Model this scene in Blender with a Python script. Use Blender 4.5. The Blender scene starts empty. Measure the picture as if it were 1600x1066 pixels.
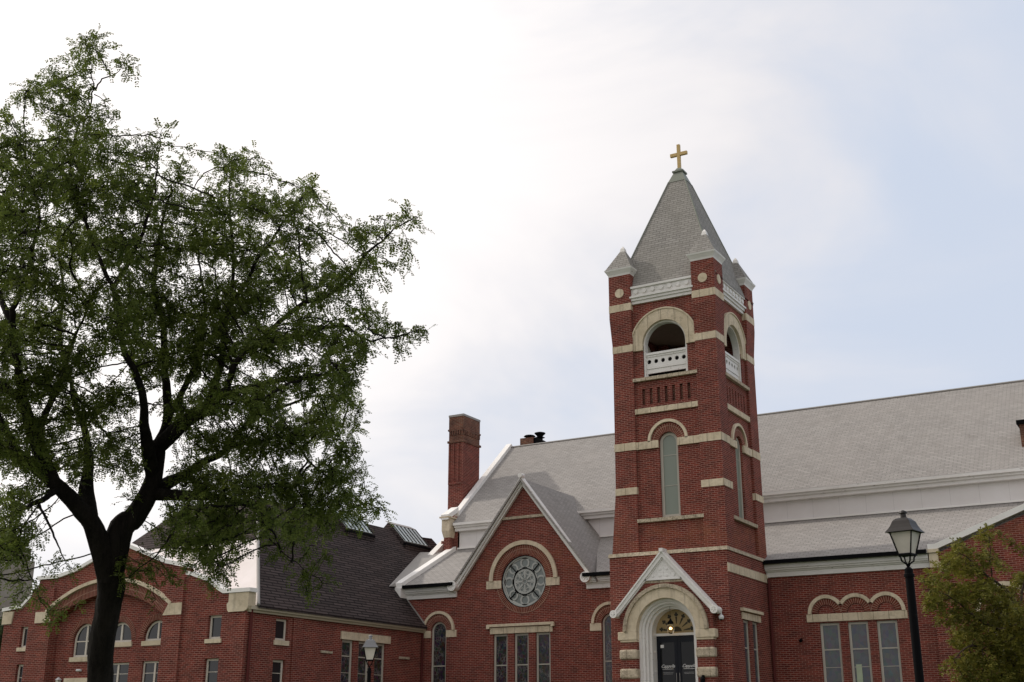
import bpy, bmesh, math, random
import numpy as np
from mathutils import Vector, Matrix
from mathutils.geometry import tessellate_polygon
R = math.radians
random.seed(7)
S = bpy.context.scene
COL = S.collection

# ------------------------------------------------------------------ camera, sky, sun
YAW, PITCH, ROLL = 0.530773476, 0.315271816, 0.00227293851   # the camera looks left of +Y and up
cam = bpy.data.cameras.new("camera")
cam.sensor_width = 36.0
cam.lens = 1873.264 / 1600.0 * 36.0
cam.clip_start, cam.clip_end = 0.1, 3000
camo = bpy.data.objects.new("camera", cam)
COL.objects.link(camo)
fwd = Vector((-math.sin(YAW) * math.cos(PITCH), math.cos(YAW) * math.cos(PITCH), math.sin(PITCH)))
rt0 = Vector((math.cos(YAW), math.sin(YAW), 0))
up0 = rt0.cross(fwd)
rt = rt0 * math.cos(ROLL) + up0 * math.sin(ROLL)
up = up0 * math.cos(ROLL) - rt0 * math.sin(ROLL)
camo.matrix_world = Matrix(((rt.x, up.x, -fwd.x, 0), (rt.y, up.y, -fwd.y, 0), (rt.z, up.z, -fwd.z, 0), (0, 0, 0, 1)))
S.camera = camo

SUN_TO = Vector((0.777, 0.035, -0.629)).normalized()          # the way the light travels
sun = bpy.data.lights.new("sun", 'SUN')
sun.energy = 2.3
sun.angle = R(1.5)
sun.color = (1.0, 0.93, 0.84)
suno = bpy.data.objects.new("sun", sun)
COL.objects.link(suno)
suno.rotation_euler = SUN_TO.to_track_quat('-Z', 'Y').to_euler()

W = bpy.data.worlds.new("World")
S.world = W
W.use_nodes = True
nt = W.node_tree
for n in list(nt.nodes): nt.nodes.remove(n)
N = nt.nodes.new; LK = nt.links.new
wo = N('ShaderNodeOutputWorld'); bg = N('ShaderNodeBackground'); LK(bg.outputs[0], wo.inputs[0])
sky = N('ShaderNodeTexSky'); sky.sky_type = 'NISHITA'; sky.sun_disc = False
sky.sun_elevation = R(39); sky.sun_rotation = math.atan2(-SUN_TO.x, -SUN_TO.y); sky.air_density = 1.0; sky.dust_density = 3.0
tc = N('ShaderNodeTexCoord')
# thin bright cloud sheet over the hazy sky, thickest towards the sun, breaking up to the right
dt = N('ShaderNodeVectorMath'); dt.operation = 'DOT_PRODUCT'; LK(tc.outputs['Generated'], dt.inputs[0])
dt.inputs[1].default_value = (-2.18, 0.69, 1.80)
mp = N('ShaderNodeMapping'); mp.inputs['Scale'].default_value = (1.0, 1.0, 2.2); LK(tc.outputs['Generated'], mp.inputs[0])
no = N('ShaderNodeTexNoise'); no.inputs['Scale'].default_value = 2.6; no.inputs['Detail'].default_value = 5; no.inputs['Roughness'].default_value = 0.55; no.inputs['Distortion'].default_value = 0.6
LK(mp.outputs[0], no.inputs['Vector'])
m1 = N('ShaderNodeMath'); m1.operation = 'MULTIPLY_ADD'; LK(no.outputs[0], m1.inputs[0]); m1.inputs[1].default_value = 1.8; LK(dt.outputs['Value'], m1.inputs[2])
mr = N('ShaderNodeMapRange'); mr.interpolation_type = 'SMOOTHSTEP'; LK(m1.outputs[0], mr.inputs[0])
mr.inputs[1].default_value = 1.47 + .9 - .02; mr.inputs[2].default_value = 1.47 + .9 + .88; mr.inputs[3].default_value = 0.0; mr.inputs[4].default_value = 1.0
CL = nt.nodes.new('ShaderNodeMix'); CL.data_type = 'RGBA'
sp = N('ShaderNodeSeparateXYZ'); LK(tc.outputs['Generated'], sp.inputs[0])
mb = N('ShaderNodeMapRange'); mb.interpolation_type = 'SMOOTHSTEP'; LK(sp.outputs[1], mb.inputs[0]); mb.inputs[1].default_value = .35; mb.inputs[2].default_value = -.3  # added white cloud behind the camera, out of view, to warm the shade
mm = N('ShaderNodeMath'); mm.operation = 'MAXIMUM'; LK(mr.outputs[0], mm.inputs[0]); LK(mb.outputs[0], mm.inputs[1])
LK(mm.outputs[0], CL.inputs[0])
CL.inputs[6].default_value = (6.7, 7.4, 8.75, 1)
dt2 = N('ShaderNodeVectorMath'); dt2.operation = 'DOT_PRODUCT'; LK(tc.outputs['Generated'], dt2.inputs[0]); dt2.inputs[1].default_value = (-0.78, 0.10, 0.62)
m2 = N('ShaderNodeMath'); m2.operation = 'MULTIPLY_ADD'; LK(no.outputs[0], m2.inputs[0]); m2.inputs[1].default_value = 0.25; LK(dt2.outputs['Value'], m2.inputs[2])
mr2 = N('ShaderNodeMapRange'); mr2.interpolation_type = 'SMOOTHSTEP'; LK(m2.outputs[0], mr2.inputs[0]); mr2.inputs[1].default_value = .68; mr2.inputs[2].default_value = .98
WC = nt.nodes.new('ShaderNodeMix'); WC.data_type = 'RGBA'; LK(mr2.outputs[0], WC.inputs[0]); WC.inputs[6].default_value = (9.2, 8.9, 9.0, 1); WC.inputs[7].default_value = (12.6, 12.0, 11.6, 1)
LK(WC.outputs[2], CL.inputs[7])
MX = nt.nodes.new('ShaderNodeMix'); MX.data_type = 'RGBA'; MX.inputs[0].default_value = 0.9
LK(sky.outputs[0], MX.inputs[6]); LK(CL.outputs[2], MX.inputs[7])
LK(MX.outputs[2], bg.inputs[0]); bg.inputs[1].default_value = 0.1
vs = S.view_settings
vs.view_transform = 'Standard'; vs.look = 'None'; vs.exposure = 0.0; vs.gamma = 1.0; vs.use_curve_mapping = False

# ------------------------------------------------------------------ materials
class NT:
    def __init__(s, name):
        s.m = bpy.data.materials.new(name); s.m.use_nodes = True; s.t = s.m.node_tree
        s.b = s.t.nodes['Principled BSDF']; s.b.inputs['Specular IOR Level'].default_value = .15
    def n(s, typ, **kw):
        x = s.t.nodes.new(typ)
        for k, v in kw.items():
            if k.startswith('i_'):
                key = k[2:]
                x.inputs[int(key) if key.isdigit() else key].default_value = v
            else: setattr(x, k, v)
        return x
    def l(s, a, b): s.t.links.new(a, b)
    def val(s, node, inp, v):
        if hasattr(v, 'node'): s.l(v, node.inputs[inp])
        else: node.inputs[inp].default_value = v
    def math(s, op, a, b=0.0, c=0.0):
        x = s.n('ShaderNodeMath', operation=op)
        for i, v in enumerate((a, b, c)): s.val(x, i, v)
        return x.outputs[0]
    def mix(s, f, a, b, mode='MIX'):
        x = s.n('ShaderNodeMix', data_type='RGBA', blend_type=mode)
        s.val(x, 0, f); s.val(x, 6, a); s.val(x, 7, b)
        return x.outputs[2]
    def pos(s): return s.n('ShaderNodeNewGeometry').outputs['Position']
    def noise(s, vec, scale, detail=3, rough=.5, lo=.35, hi=.65):
        x = s.n('ShaderNodeTexNoise'); s.l(vec, x.inputs['Vector'])
        x.inputs['Scale'].default_value = scale; x.inputs['Detail'].default_value = detail; x.inputs['Roughness'].default_value = rough
        r = s.n('ShaderNodeMapRange'); s.l(x.outputs[0], r.inputs[0]); r.inputs[1].default_value = lo; r.inputs[2].default_value = hi
        return r.outputs[0]
    def stretch(s, vec, sc):
        x = s.n('ShaderNodeMapping'); x.inputs['Scale'].default_value = sc; s.l(vec, x.inputs[0]); return x.outputs[0]
    def bump(s, h, dist, st=1.0):
        x = s.n('ShaderNodeBump'); x.inputs['Distance'].default_value = dist; x.inputs['Strength'].default_value = st
        s.l(h, x.inputs['Height']); s.l(x.outputs[0], s.b.inputs['Normal'])
    def wallco(s, kz=1.0):          # (along the wall, height) from the world position and the face's direction
        g = s.n('ShaderNodeNewGeometry')
        p = s.n('ShaderNodeSeparateXYZ'); s.l(g.outputs['Position'], p.inputs[0])
        q = s.n('ShaderNodeSeparateXYZ'); s.l(g.outputs['True Normal'], q.inputs[0])
        ax = s.math('ABSOLUTE', q.outputs[0]); ay = s.math('ABSOLUTE', q.outputs[1])
        f = s.math('GREATER_THAN', ax, ay)
        a = s.math('MULTIPLY', p.outputs[1], f); b = s.math('MULTIPLY', p.outputs[0], s.math('SUBTRACT', 1.0, f))
        c = s.n('ShaderNodeCombineXYZ'); s.l(s.math('ADD', a, b), c.inputs[0]); s.l(s.math('MULTIPLY', p.outputs[2], kz), c.inputs[1])
        return c.outputs[0]

def c4(*a): return (a[0], a[1], a[2], 1.0)

def brick_mat(name, c1, c2, mortar, bw=.26, bh=.080, uv=False, stain=.5, offset=.5, ms=.012):
    t = NT(name)
    co = t.n('ShaderNodeTexCoord').outputs['UV'] if uv else t.wallco()
    br = t.n('ShaderNodeTexBrick', offset=offset)
    t.l(co, br.inputs['Vector'])
    br.inputs['Scale'].default_value = 1.0
    br.inputs['Mortar Size'].default_value = ms; br.inputs['Mortar Smooth'].default_value = .2; br.inputs['Bias'].default_value = -.1
    br.inputs['Brick Width'].default_value = bw; br.inputs['Row Height'].default_value = bh
    br.inputs['Color1'].default_value = c4(*c1); br.inputs['Color2'].default_value = c4(*c2); br.inputs['Mortar'].default_value = c4(*mortar)
    p = t.pos()
    a = t.noise(p, .55, 4, .6, .35, .7)
    b = t.noise(p, 1.9, 5, .65, .42, .72)
    s1 = t.mix(t.math('MULTIPLY', a, .45 * stain * 2), br.outputs[0], t.mix(1.0, br.outputs[0], c4(1.45, 1.5, 1.35), 'MULTIPLY'))
    s2 = t.mix(t.math('MULTIPLY', b, .42 * stain * 2), s1, c4(.062, .030, .024), 'MIX')
    sz = t.n('ShaderNodeSeparateXYZ'); t.l(p, sz.inputs[0])
    zb = t.math('SUBTRACT', 1.0, t.math('MINIMUM', t.math('ABSOLUTE', t.math('SUBTRACT', sz.outputs[2], 7.6)), 1.0))
    wn = t.noise(p, 1.1, 5, .65, .42, .62)      # washed-out, lime-bleached brick round the string course
    s2 = t.mix(t.math('MULTIPLY', t.math('MULTIPLY', zb, wn), .55), s2, c4(.27, .10, .05))
    st = t.noise(t.stretch(p, (3.0, 3.0, .35)), 1.2, 4, .6, .5, .8)
    s3 = t.mix(t.math('MULTIPLY', st, .12), s2, c4(.26, .13, .09), 'MIX')
    g = t.noise(t.stretch(p, (5, 5, 15)), 1.0, 1, .5, .3, .7)
    s4 = t.mix(t.math('MULTIPLY', g, .35), s3, t.mix(1.0, s3, c4(.45, .4, .42), 'MULTIPLY'))
    t.l(s4, t.b.inputs['Base Color']); t.b.inputs['Roughness'].default_value = .88
    t.bump(t.math('SUBTRACT', 1.0, br.outputs['Fac']), .006, .7)
    return t.m

M = {}
M['brick'] = brick_mat('brick', (.205, .037, .026), (.092, .019, .016), (.34, .175, .14))
M['brick_arch'] = brick_mat('brick_arch', (.165, .034, .022), (.105, .022, .016), (.34, .20, .15), bw=.088, bh=.27, uv=True, offset=0.0, ms=.017)
M['brick_dark'] = brick_mat('brick_old', (.17, .055, .035), (.095, .038, .028), (.22, .16, .12), stain=.9)

def stone_mat(name, c, rough=.02, blockw=0.0, dirt=.5):
    t = NT(name); p = t.pos()
    a = t.noise(p, 1.3, 5, .6, .35, .7)
    col = t.mix(a, c4(*c), c4(c[0] * .78, c[1] * .76, c[2] * .72))
    d = t.noise(p, 5.0, 5, .65, .52, .72)
    col = t.mix(t.math('MULTIPLY', d, dirt), col, c4(.10, .08, .055))
    dr = t.noise(t.stretch(p, (6, 6, .5)), 1.0, 4, .6, .55, .75)      # run-off stains
    col = t.mix(t.math('MULTIPLY', dr, .45), col, c4(.17, .14, .105))
    if blockw:
        co = t.wallco(); br = t.n('ShaderNodeTexBrick', offset=0.0); t.l(co, br.inputs['Vector'])
        br.inputs['Scale'].default_value = 1; br.inputs['Brick Width'].default_value = blockw; br.inputs['Row Height'].default_value = 40
        br.inputs['Mortar Size'].default_value = .008
        col = t.mix(br.outputs['Fac'], col, c4(.12, .09, .06))
    t.l(col, t.b.inputs['Base Color']); t.b.inputs['Roughness'].default_value = .85
    t.bump(t.noise(p, 9.0, 5, .7, .2, .8), rough, 1.0)
    return t.m
M['stone'] = stone_mat('limestone', (.68, .58, .43), .02, .62, .3)
M['stone_plain'] = stone_mat('limestone_plain', (.69, .59, .44), .015, 0, .25)
M['rock'] = stone_mat('rock_faced_stone', (.60, .51, .385), .07, .5, .6)

def paint_mat(name, c, peel=.35, rough=.5):
    t = NT(name); p = t.pos()
    a = t.noise(p, .9, 4, .6, .3, .7)
    col = t.mix(a, c4(*c), c4(c[0] * .9, c[1] * .89, c[2] * .87))
    d = t.noise(t.stretch(p, (1.2, 1.2, 4)), 3.2, 6, .7, .60, .70)
    col = t.mix(t.math('MULTIPLY', d, peel), col, c4(.20, .165, .125))
    t.l(col, t.b.inputs['Base Color']); t.b.inputs['Roughness'].default_value = rough
    t.bump(a, .004, .5)
    return t.m
M['white'] = paint_mat('white_paint', (.78, .76, .735), .7)
M['white_clean'] = paint_mat('white_metal_coping', (.88, .86, .83), .1, .45)
M['cream'] = paint_mat('cream_eaves_paint', (.50, .44, .34), .35)
M['membrane'] = paint_mat('white_membrane', (.80, .74, .72), .05, .7)
M['sash'] = paint_mat('window_frame_paint', (.47, .44, .38), .15, .5)
M['sash_light'] = paint_mat('light_window_frame_paint', (.66, .60, .52), .12, .5)
M['flash'] = paint_mat('grey_flashing', (.30, .285, .27), .1, .5)
M['black'] = paint_mat('black_iron', (.004, .004, .005), .05, .6)
M['black'].node_tree.nodes['Principled BSDF'].inputs['Specular IOR Level'].default_value = .05
M['redpipe'] = paint_mat('red_downspout_paint', (.10, .022, .020), .1, .6)
M['copper'] = paint_mat('verdigris_metal', (.22, .235, .20), .3, .5)
M['gold'] = paint_mat('gilded_wood', (.62, .44, .20), .1, .5)
M['concrete'] = stone_mat('tan_concrete', (.33, .29, .25), .01, 0, .1)

def panel_seams(name, c):
    t = NT(name); p = t.n('ShaderNodeSeparateXYZ'); t.l(t.pos(), p.inputs[0])
    w = t.math('FRACT', t.math('MULTIPLY', p.outputs[0], 1 / 1.22))
    f = t.math('LESS_THAN', w, .012)
    a = t.noise(t.pos(), 1.1, 4, .6, .3, .7)
    col = t.mix(a, c4(*c), c4(c[0] * .93, c[1] * .92, c[2] * .91))
    col = t.mix(t.math('MULTIPLY', f, .35), col, c4(.25, .24, .23))
    t.l(col, t.b.inputs['Base Color']); t.b.inputs['Roughness'].default_value = .5
    return t.m
M['siding'] = panel_seams('white_clerestory_panel', (.76, .735, .72))

def shingle_mat(name, c1, c2, gap, bw, bh, kz, bumpd=.01, warm=(.5, .42, .36), wf=.3, mort=.012):
    t = NT(name); co = t.wallco(kz)
    br = t.n('ShaderNodeTexBrick', offset=.5); t.l(co, br.inputs['Vector'])
    br.inputs['Scale'].default_value = 1; br.inputs['Brick Width'].default_value = bw; br.inputs['Row Height'].default_value = bh
    br.inputs['Mortar Size'].default_value = mort; br.inputs['Mortar Smooth'].default_value = .3
    br.inputs['Color1'].default_value = c4(*c1); br.inputs['Color2'].default_value = c4(*c2); br.inputs['Mortar'].default_value = c4(*gap)
    p = t.pos()
    a = t.noise(p, .45, 4, .6, .35, .7)
    col = t.mix(t.math('MULTIPLY', a, wf), br.outputs[0], c4(*warm))
    sk = t.noise(t.stretch(p, (1.6, 1.6, .22)), 1.0, 5, .65, .50, .78)   # rain streaks down the slope
    col = t.mix(t.math('MULTIPLY', sk, .30), col, t.mix(1.0, col, c4(.62, .60, .57), 'MULTIPLY'))
    b = t.noise(p, 6.0, 3, .6, .3, .7)
    col = t.mix(t.math('MULTIPLY', b, .3), col, t.mix(1.0, col, c4(.7, .7, .7), 'MULTIPLY'))
    t.l(col, t.b.inputs['Base Color']); t.b.inputs['Roughness'].default_value = .93
    t.bump(t.math('SUBTRACT', 1.0, br.outputs['Fac']), bumpd, .8)
    return t.m
M['shingle'] = shingle_mat('grey_shingle', (.375, .355, .333), (.31, .293, .275), (.185, .175, .165), .36, .125, 1.5, .012, (.38, .35, .325), .3, .014)
M['shingle_tower'] = shingle_mat('tower_shingle', (.33, .315, .295), (.26, .248, .232), (.13, .122, .11), .34, .13, 1.08, .012, (.31, .29, .25), .4)
M['shingle_dark'] = shingle_mat('dark_shingle', (.085, .066, .063), (.048, .038, .037), (.010, .008, .008), .9, .18, 1.37, .03, (.08, .055, .05), .3, .036)

def glass_mat(name, base=(.02, .022, .025), rough=.08, pattern=0.0, tint=(.35, .35, .36), scale=9.0, spec=.5):
    t = NT(name)
    t.b.inputs['Roughness'].default_value = rough
    t.b.inputs['Specular IOR Level'].default_value = spec
    t.b.inputs['Base Color'].default_value = c4(*base)
    p = t.pos()
    if pattern:
        v = t.n('ShaderNodeTexVoronoi', feature='DISTANCE_TO_EDGE'); t.l(t.stretch(p, (1, 1, .75)), v.inputs['Vector']); v.inputs['Scale'].default_value = scale
        f = t.math('LESS_THAN', v.outputs['Distance'], .09)
        v2 = t.n('ShaderNodeTexVoronoi'); t.l(t.stretch(p, (1, 1, .75)), v2.inputs['Vector']); v2.inputs['Scale'].default_value = scale
        cc = t.mix(.035, c4(*base), v2.outputs['Color'])
        n = t.noise(p, 3.0, 3, .6, .45, .6)
        f2 = t.math('MULTIPLY', t.math('MULTIPLY', f, pattern), n)
        t.l(t.mix(f2, cc, c4(*tint)), t.b.inputs['Base Color'])
        t.bump(v.outputs['Distance'], .01, .3)
    else:
        t.bump(t.noise(p, 1.6, 2, .5, .2, .8), .01, .25)
    return t.m
M['glass'] = glass_mat('dark_window_glass', rough=.05)
M['doorglass'] = glass_mat('dark_door_glass', (.008, .009, .010), .05, spec=.25)
M['glass_blue'] = glass_mat('storm_glass_over_leading', (.050, .058, .068), .12, .25, (.11, .10, .10), 7.0)
M['stained'] = glass_mat('leaded_glass', (.014, .013, .014), .22, .9, (.13, .12, .12), 9.5)
M['greenglass'] = glass_mat('pale_green_panel_glass', (.20, .225, .185), .35)
M['rosegrey'] = glass_mat('rose_dull_glass', (.17, .19, .18), .3)
M['skyglass'] = glass_mat('skylight_glass', (.46, .51, .49), .15)

def plain(name, c, rough=.6, metal=0.0, emit=None, es=0.0, alpha=1.0, trans=0.0):
    t = NT(name); t.b.inputs['Roughness'].default_value = rough; t.b.inputs['Metallic'].default_value = metal
    a = t.noise(t.pos(), 4.0, 4, .6, .3, .7)
    t.l(t.mix(a, c4(*c), c4(c[0] * .82, c[1] * .82, c[2] * .82)), t.b.inputs['Base Color'])
    if emit: t.b.inputs['Emission Color'].default_value = c4(*emit); t.b.inputs['Emission Strength'].default_value = es
    if trans: t.b.inputs['Transmission Weight'].default_value = trans
    return t.m
M['tracery'] = plain('pale_tracery', (.46, .47, .44), .5)
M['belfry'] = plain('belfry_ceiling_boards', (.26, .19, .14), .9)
M['belfry_dark'] = plain('belfry_shade_black', (.02, .018, .017), .95)  # near black: shade inside the tower put into the colour
M['door'] = plain('dark_door_paint', (.010, .012, .018), .35)
M['tymp'] = plain('tan_tympanum', (.38, .29, .155), .8)
M['tymp_dark'] = plain('tympanum_glass', (.045, .04, .03), .4)
M['lampglass'] = plain('frosted_lantern_glass', (.78, .72, .62), .35, trans=.25)
M['bulb'] = plain('lit_bulb', (1, .8, .5), .5, emit=(1.0, .62, .28), es=6.0)
M['letter'] = plain('white_lettering', (.85, .84, .82), .6)
M['paper'] = plain('greenish_paper_notice', (.42, .48, .34), .8)
M['dome'] = plain('white_plastic_dome', (.7, .7, .7), .3)
M['lampcap'] = plain('dark_bronze_lantern_cap', (.040, .036, .034), .45, .2)
M['lampcap2'] = plain('sunlit_lantern_cap', (.20, .20, .20), .30, .7)  # a black cap made pale, the sunlight on it put into the colour

def leaf_mat(name, ca, cb, cc, trans=.4):
    t = NT(name); p = t.pos()
    a = t.noise(p, .9, 3, .6, .3, .7); b = t.noise(p, 9.0, 2, .6, .3, .7)
    col = t.mix(a, c4(*ca), c4(*cb)); col = t.mix(t.math('MULTIPLY', b, .5), col, c4(*cc))
    t.b.inputs['Roughness'].default_value = .6; t.l(col, t.b.inputs['Base Color']); t.b.inputs['Specular IOR Level'].default_value = .15
    tr = t.n('ShaderNodeBsdfTranslucent'); t.l(col, tr.inputs['Color'])
    mx = t.n('ShaderNodeMixShader'); mx.inputs[0].default_value = trans
    o = t.t.nodes['Material Output']; t.l(t.b.outputs[0], mx.inputs[1]); t.l(tr.outputs[0], mx.inputs[2]); t.l(mx.outputs[0], o.inputs['Surface'])
    return t.m
M['locust'] = leaf_mat('locust_leaves', (.105, .150, .030), (.038, .062, .014), (.24, .27, .055), .48)
M['maple'] = leaf_mat('yellowing_leaves', (.17, .18, .030), (.045, .065, .014), (.30, .22, .04), .4)
M['evergreen'] = leaf_mat('background_leaves', (.06, .085, .035), (.035, .055, .022), (.09, .11, .045), .3)

def bark_mat(name, c):
    t = NT(name); p = t.stretch(t.pos(), (9, 9, 1.6))
    a = t.noise(p, 1.0, 5, .65, .3, .7)
    t.l(t.mix(a, c4(*c), c4(c[0] * .35, c[1] * .35, c[2] * .35)), t.b.inputs['Base Color']); t.b.inputs['Roughness'].default_value = .95
    t.bump(a, .03, 1.0)
    return t.m
M['bark'] = bark_mat('locust_bark', (.022, .018, .015))
M['bark2'] = bark_mat('pale_bark', (.085, .06, .045))
def ground_mat(name, a, b, sc=1.2):
    t = NT(name); n = t.noise(t.pos(), sc, 6, .65, .3, .7)
    t.l(t.mix(n, c4(*a), c4(*b)), t.b.inputs['Base Color']); t.b.inputs['Roughness'].default_value = .95
    t.bump(n, .02, .6); return t.m
M['grass'] = ground_mat('lawn_grass', (.06, .09, .03), (.04, .06, .02), 3)
M['asphalt'] = ground_mat('asphalt', (.05, .05, .05), (.06, .058, .055), 5)
M['paving'] = ground_mat('concrete_paving', (.34, .32, .29), (.27, .255, .235), 2)

# ------------------------------------------------------------------ mesh helpers
def FRONT(Y): return lambda u, d, z: (u, Y - d, z)          # a wall facing the viewer: u = X, d = outwards
def SIDE(X): return lambda u, d, z: (X + d, u, z)           # a wall facing +X: u = Y
def WORLD(u, d, z): return (u, d, z)

class MB:
    def __init__(s, fr=WORLD): s.v = []; s.f = []; s.uv = []; s.pc = []; s.fr = fr
    def add(s, vs, fs, uvs=None):
        o = len(s.v); s.v += [s.fr(*p) for p in vs]; s.f += [[o + i for i in f] for f in fs]; s.pc.append((len(vs), len(fs)))
        s.uv += uvs if uvs else [[(0, 0)] * len(f) for f in fs]
    def box(s, u0, u1, d0, d1, z0, z1):
        s.add([(u0, d0, z0), (u1, d0, z0), (u1, d1, z0), (u0, d1, z0), (u0, d0, z1), (u1, d0, z1), (u1, d1, z1), (u0, d1, z1)],
              [(0, 1, 2, 3), (4, 7, 6, 5), (0, 4, 5, 1), (1, 5, 6, 2), (2, 6, 7, 3), (3, 7, 4, 0)]); return s
    def hexa(s, b, t):      # bottom ring and top ring of points
        n = len(b); s.add(list(b) + list(t), [tuple(range(n)), tuple(range(n, 2 * n))[::-1]] + [(i, (i + 1) % n, n + (i + 1) % n, n + i) for i in range(n)]); return s
    def prism(s, poly, d0, d1):     # poly in (u, z), extruded along d
        return s.hexa([(u, d0, z) for u, z in poly], [(u, d1, z) for u, z in poly])
    def panel(s, outer, holes, d0, d1):
        loops = [outer] + holes
        tris = tessellate_polygon([[Vector((u, z, 0)) for u, z in L] for L in loops])
        flat = [p for L in loops for p in L]; n = len(flat)
        vs = [(u, d1, z) for u, z in flat] + [(u, d0, z) for u, z in flat]
        fs = [tuple(t) for t in tris] + [tuple(n + i for i in t)[::-1] for t in tris]
        o = 0
        for L in loops:
            k = len(L)
            for i in range(k): a, b = o + i, o + (i + 1) % k; fs.append((a, b, n + b, n + a))
            o += k
        s.add(vs, fs); return s
    def ring(s, cu, cz, r0, r1, d0, d1, a0=0, a1=180, n=28, sq=1.0):   # arch band; uv = (arc length, radial)
        full = abs(a1 - a0) >= 359.9
        P = []
        for i in range(n + 1):
            a = R(a0 + (a1 - a0) * i / n); c, q = math.cos(a), math.sin(a) * sq
            P.append([(cu + r0 * c, d0, cz + r0 * q), (cu + r1 * c, d0, cz + r1 * q), (cu + r1 * c, d1, cz + r1 * q), (cu + r0 * c, d1, cz + r0 * q)])
        vs = [p for q in P for p in q]; fs = []; uv = []
        rm = (r0 + r1) / 2
        for i in range(n):
            o = 4 * i; ua = rm * R(a1 - a0) * i / n; ub = rm * R(a1 - a0) * (i + 1) / n
            for k, (va, vb) in enumerate(((r0, r1), (r1, r1 + abs(d1 - d0)), (r1, r0), (r0, r0 + abs(d1 - d0)))):
                kk = (k + 1) % 4
                fs.append((o + k, o + kk, o + 4 + kk, o + 4 + k)); uv.append([(ua, va - r0 + .02), (ua, vb - r0 + .02), (ub, vb - r0 + .02), (ub, va - r0 + .02)])
        if not full:
            fs += [(3, 2, 1, 0), (4 * n, 4 * n + 1, 4 * n + 2, 4 * n + 3)]; uv += [[(0, 0)] * 4] * 2
        s.add(vs, fs, uv); return s
    def tube(s, pts, rad, n=8, closed=True):
        pts = [Vector(p) for p in pts]; rad = rad if isinstance(rad, (list, tuple)) else [rad] * len(pts)
        vs = []; 
        ref = None
        for i, p in enumerate(pts):
            d = (pts[min(i + 1, len(pts) - 1)] - pts[max(i - 1, 0)]).normalized()
            if ref is None or abs(d.dot(ref)) > .95: ref = Vector((0, 0, 1)) if abs(d.z) < .9 else Vector((1, 0, 0))
            x = d.cross(ref).normalized(); y = d.cross(x)
            ref = -y if ref.dot(-y) > 0 else y
            for k in range(n):
                a = 2 * math.pi * k / n; q = p + (x * math.cos(a) + y * math.sin(a)) * rad[i]; vs.append(tuple(q))
        fs = [(i * n + k, i * n + (k + 1) % n, (i + 1) * n + (k + 1) % n, (i + 1) * n + k) for i in range(len(pts) - 1) for k in range(n)]
        fs += [tuple(range(n))[::-1], tuple(range((len(pts) - 1) * n, len(pts) * n))]
        s.add(vs, fs); return s
    def lathe(s, cx, cy, prof, n=16, rot=0.0):    # prof: (r, z) bottom to top, about a vertical axis
        vs = [(cx + r * math.cos(2 * math.pi * k / n + rot), cy + r * math.sin(2 * math.pi * k / n + rot), z) for r, z in prof for k in range(n)]
        fs = [(i * n + k, i * n + (k + 1) % n, (i + 1) * n + (k + 1) % n, (i + 1) * n + k) for i in range(len(prof) - 1) for k in range(n)]
        fs += [tuple(range(n))[::-1], tuple(range((len(prof) - 1) * n, len(prof) * n))]
        s.add(vs, fs); return s
    def disc(s, cu, cz, r, d0, d1, n=24): return s.prism([(cu + r * math.cos(2 * math.pi * k / n), cz + r * math.sin(2 * math.pi * k / n)) for k in range(n)], d0, d1)
    def ball(s, c, r, n=10):
        return s.lathe(c[0], c[1], [(max(r * math.sin(math.pi * i / 6), .001), c[2] - r * math.cos(math.pi * i / 6)) for i in range(7)], n)
    def build(s, name, mat, parent=None, smooth=False, bevel=0.0, each=False):
        if each:            # every shape added is an object of its own
            out = []; vi = fi = 0
            for nv, nf in s.pc:
                q = MB(WORLD); q.v = s.v[vi:vi + nv]; q.f = [[i - vi for i in f] for f in s.f[fi:fi + nf]]; q.uv = s.uv[fi:fi + nf]
                out.append(q.build(name, mat, parent, smooth, bevel)); vi += nv; fi += nf
            return out[0]
        me = bpy.data.meshes.new(name); me.from_pydata(s.v, [], s.f); me.update()
        uvl = me.uv_layers.new(name='UVMap'); fl = [c for f in s.uv for q in f for c in q]
        if len(fl) == 2 * len(me.loops): uvl.data.foreach_set('uv', fl)
        bm = bmesh.new(); bm.from_mesh(me); bmesh.ops.recalc_face_normals(bm, faces=bm.faces); bm.to_mesh(me); bm.free()
        me.materials.append(M[mat] if isinstance(mat, str) else mat)
        if smooth: me.polygons.foreach_set('use_smooth', [True] * len(me.polygons))
        o = bpy.data.objects.new(name, me); COL.objects.link(o)
        if parent is not None:
            o.parent = parent
            o.matrix_parent_inverse = Matrix.Translation(wloc(parent)).inverted()
        if bevel:
            b = o.modifiers.new('bevel', 'BEVEL'); b.width = bevel; b.segments = 2; b.limit_method = 'ANGLE'
        return o
WL = {}
def wloc(o): return WL.get(o.name, Vector((0, 0, 0)))
def thing(name, label, cat, loc, group=None):
    o = bpy.data.objects.new(name, None); COL.objects.link(o); o.empty_display_size = .3
    o.location = loc; WL[o.name] = Vector(loc)
    o['label'] = label; o['category'] = cat
    if group: o['group'] = group
    return o
def tag(o, label, cat, group=None):
    o['label'] = label; o['category'] = cat
    if group: o['group'] = group
    return o
def struct(o): o['kind'] = 'structure'; return o

def arch_poly(cu, cz, r, zb, n=24, sq=1.0):      # a round-headed opening
    return [(cu - r, zb), (cu + r, zb)] + [(cu + r * math.cos(R(180 * i / n)), cz + sq * r * math.sin(R(180 * i / n))) for i in range(n + 1)]
def rect(u0, u1, z0, z1): return [(u0, z0), (u1, z0), (u1, z1), (u0, z1)]

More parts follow.
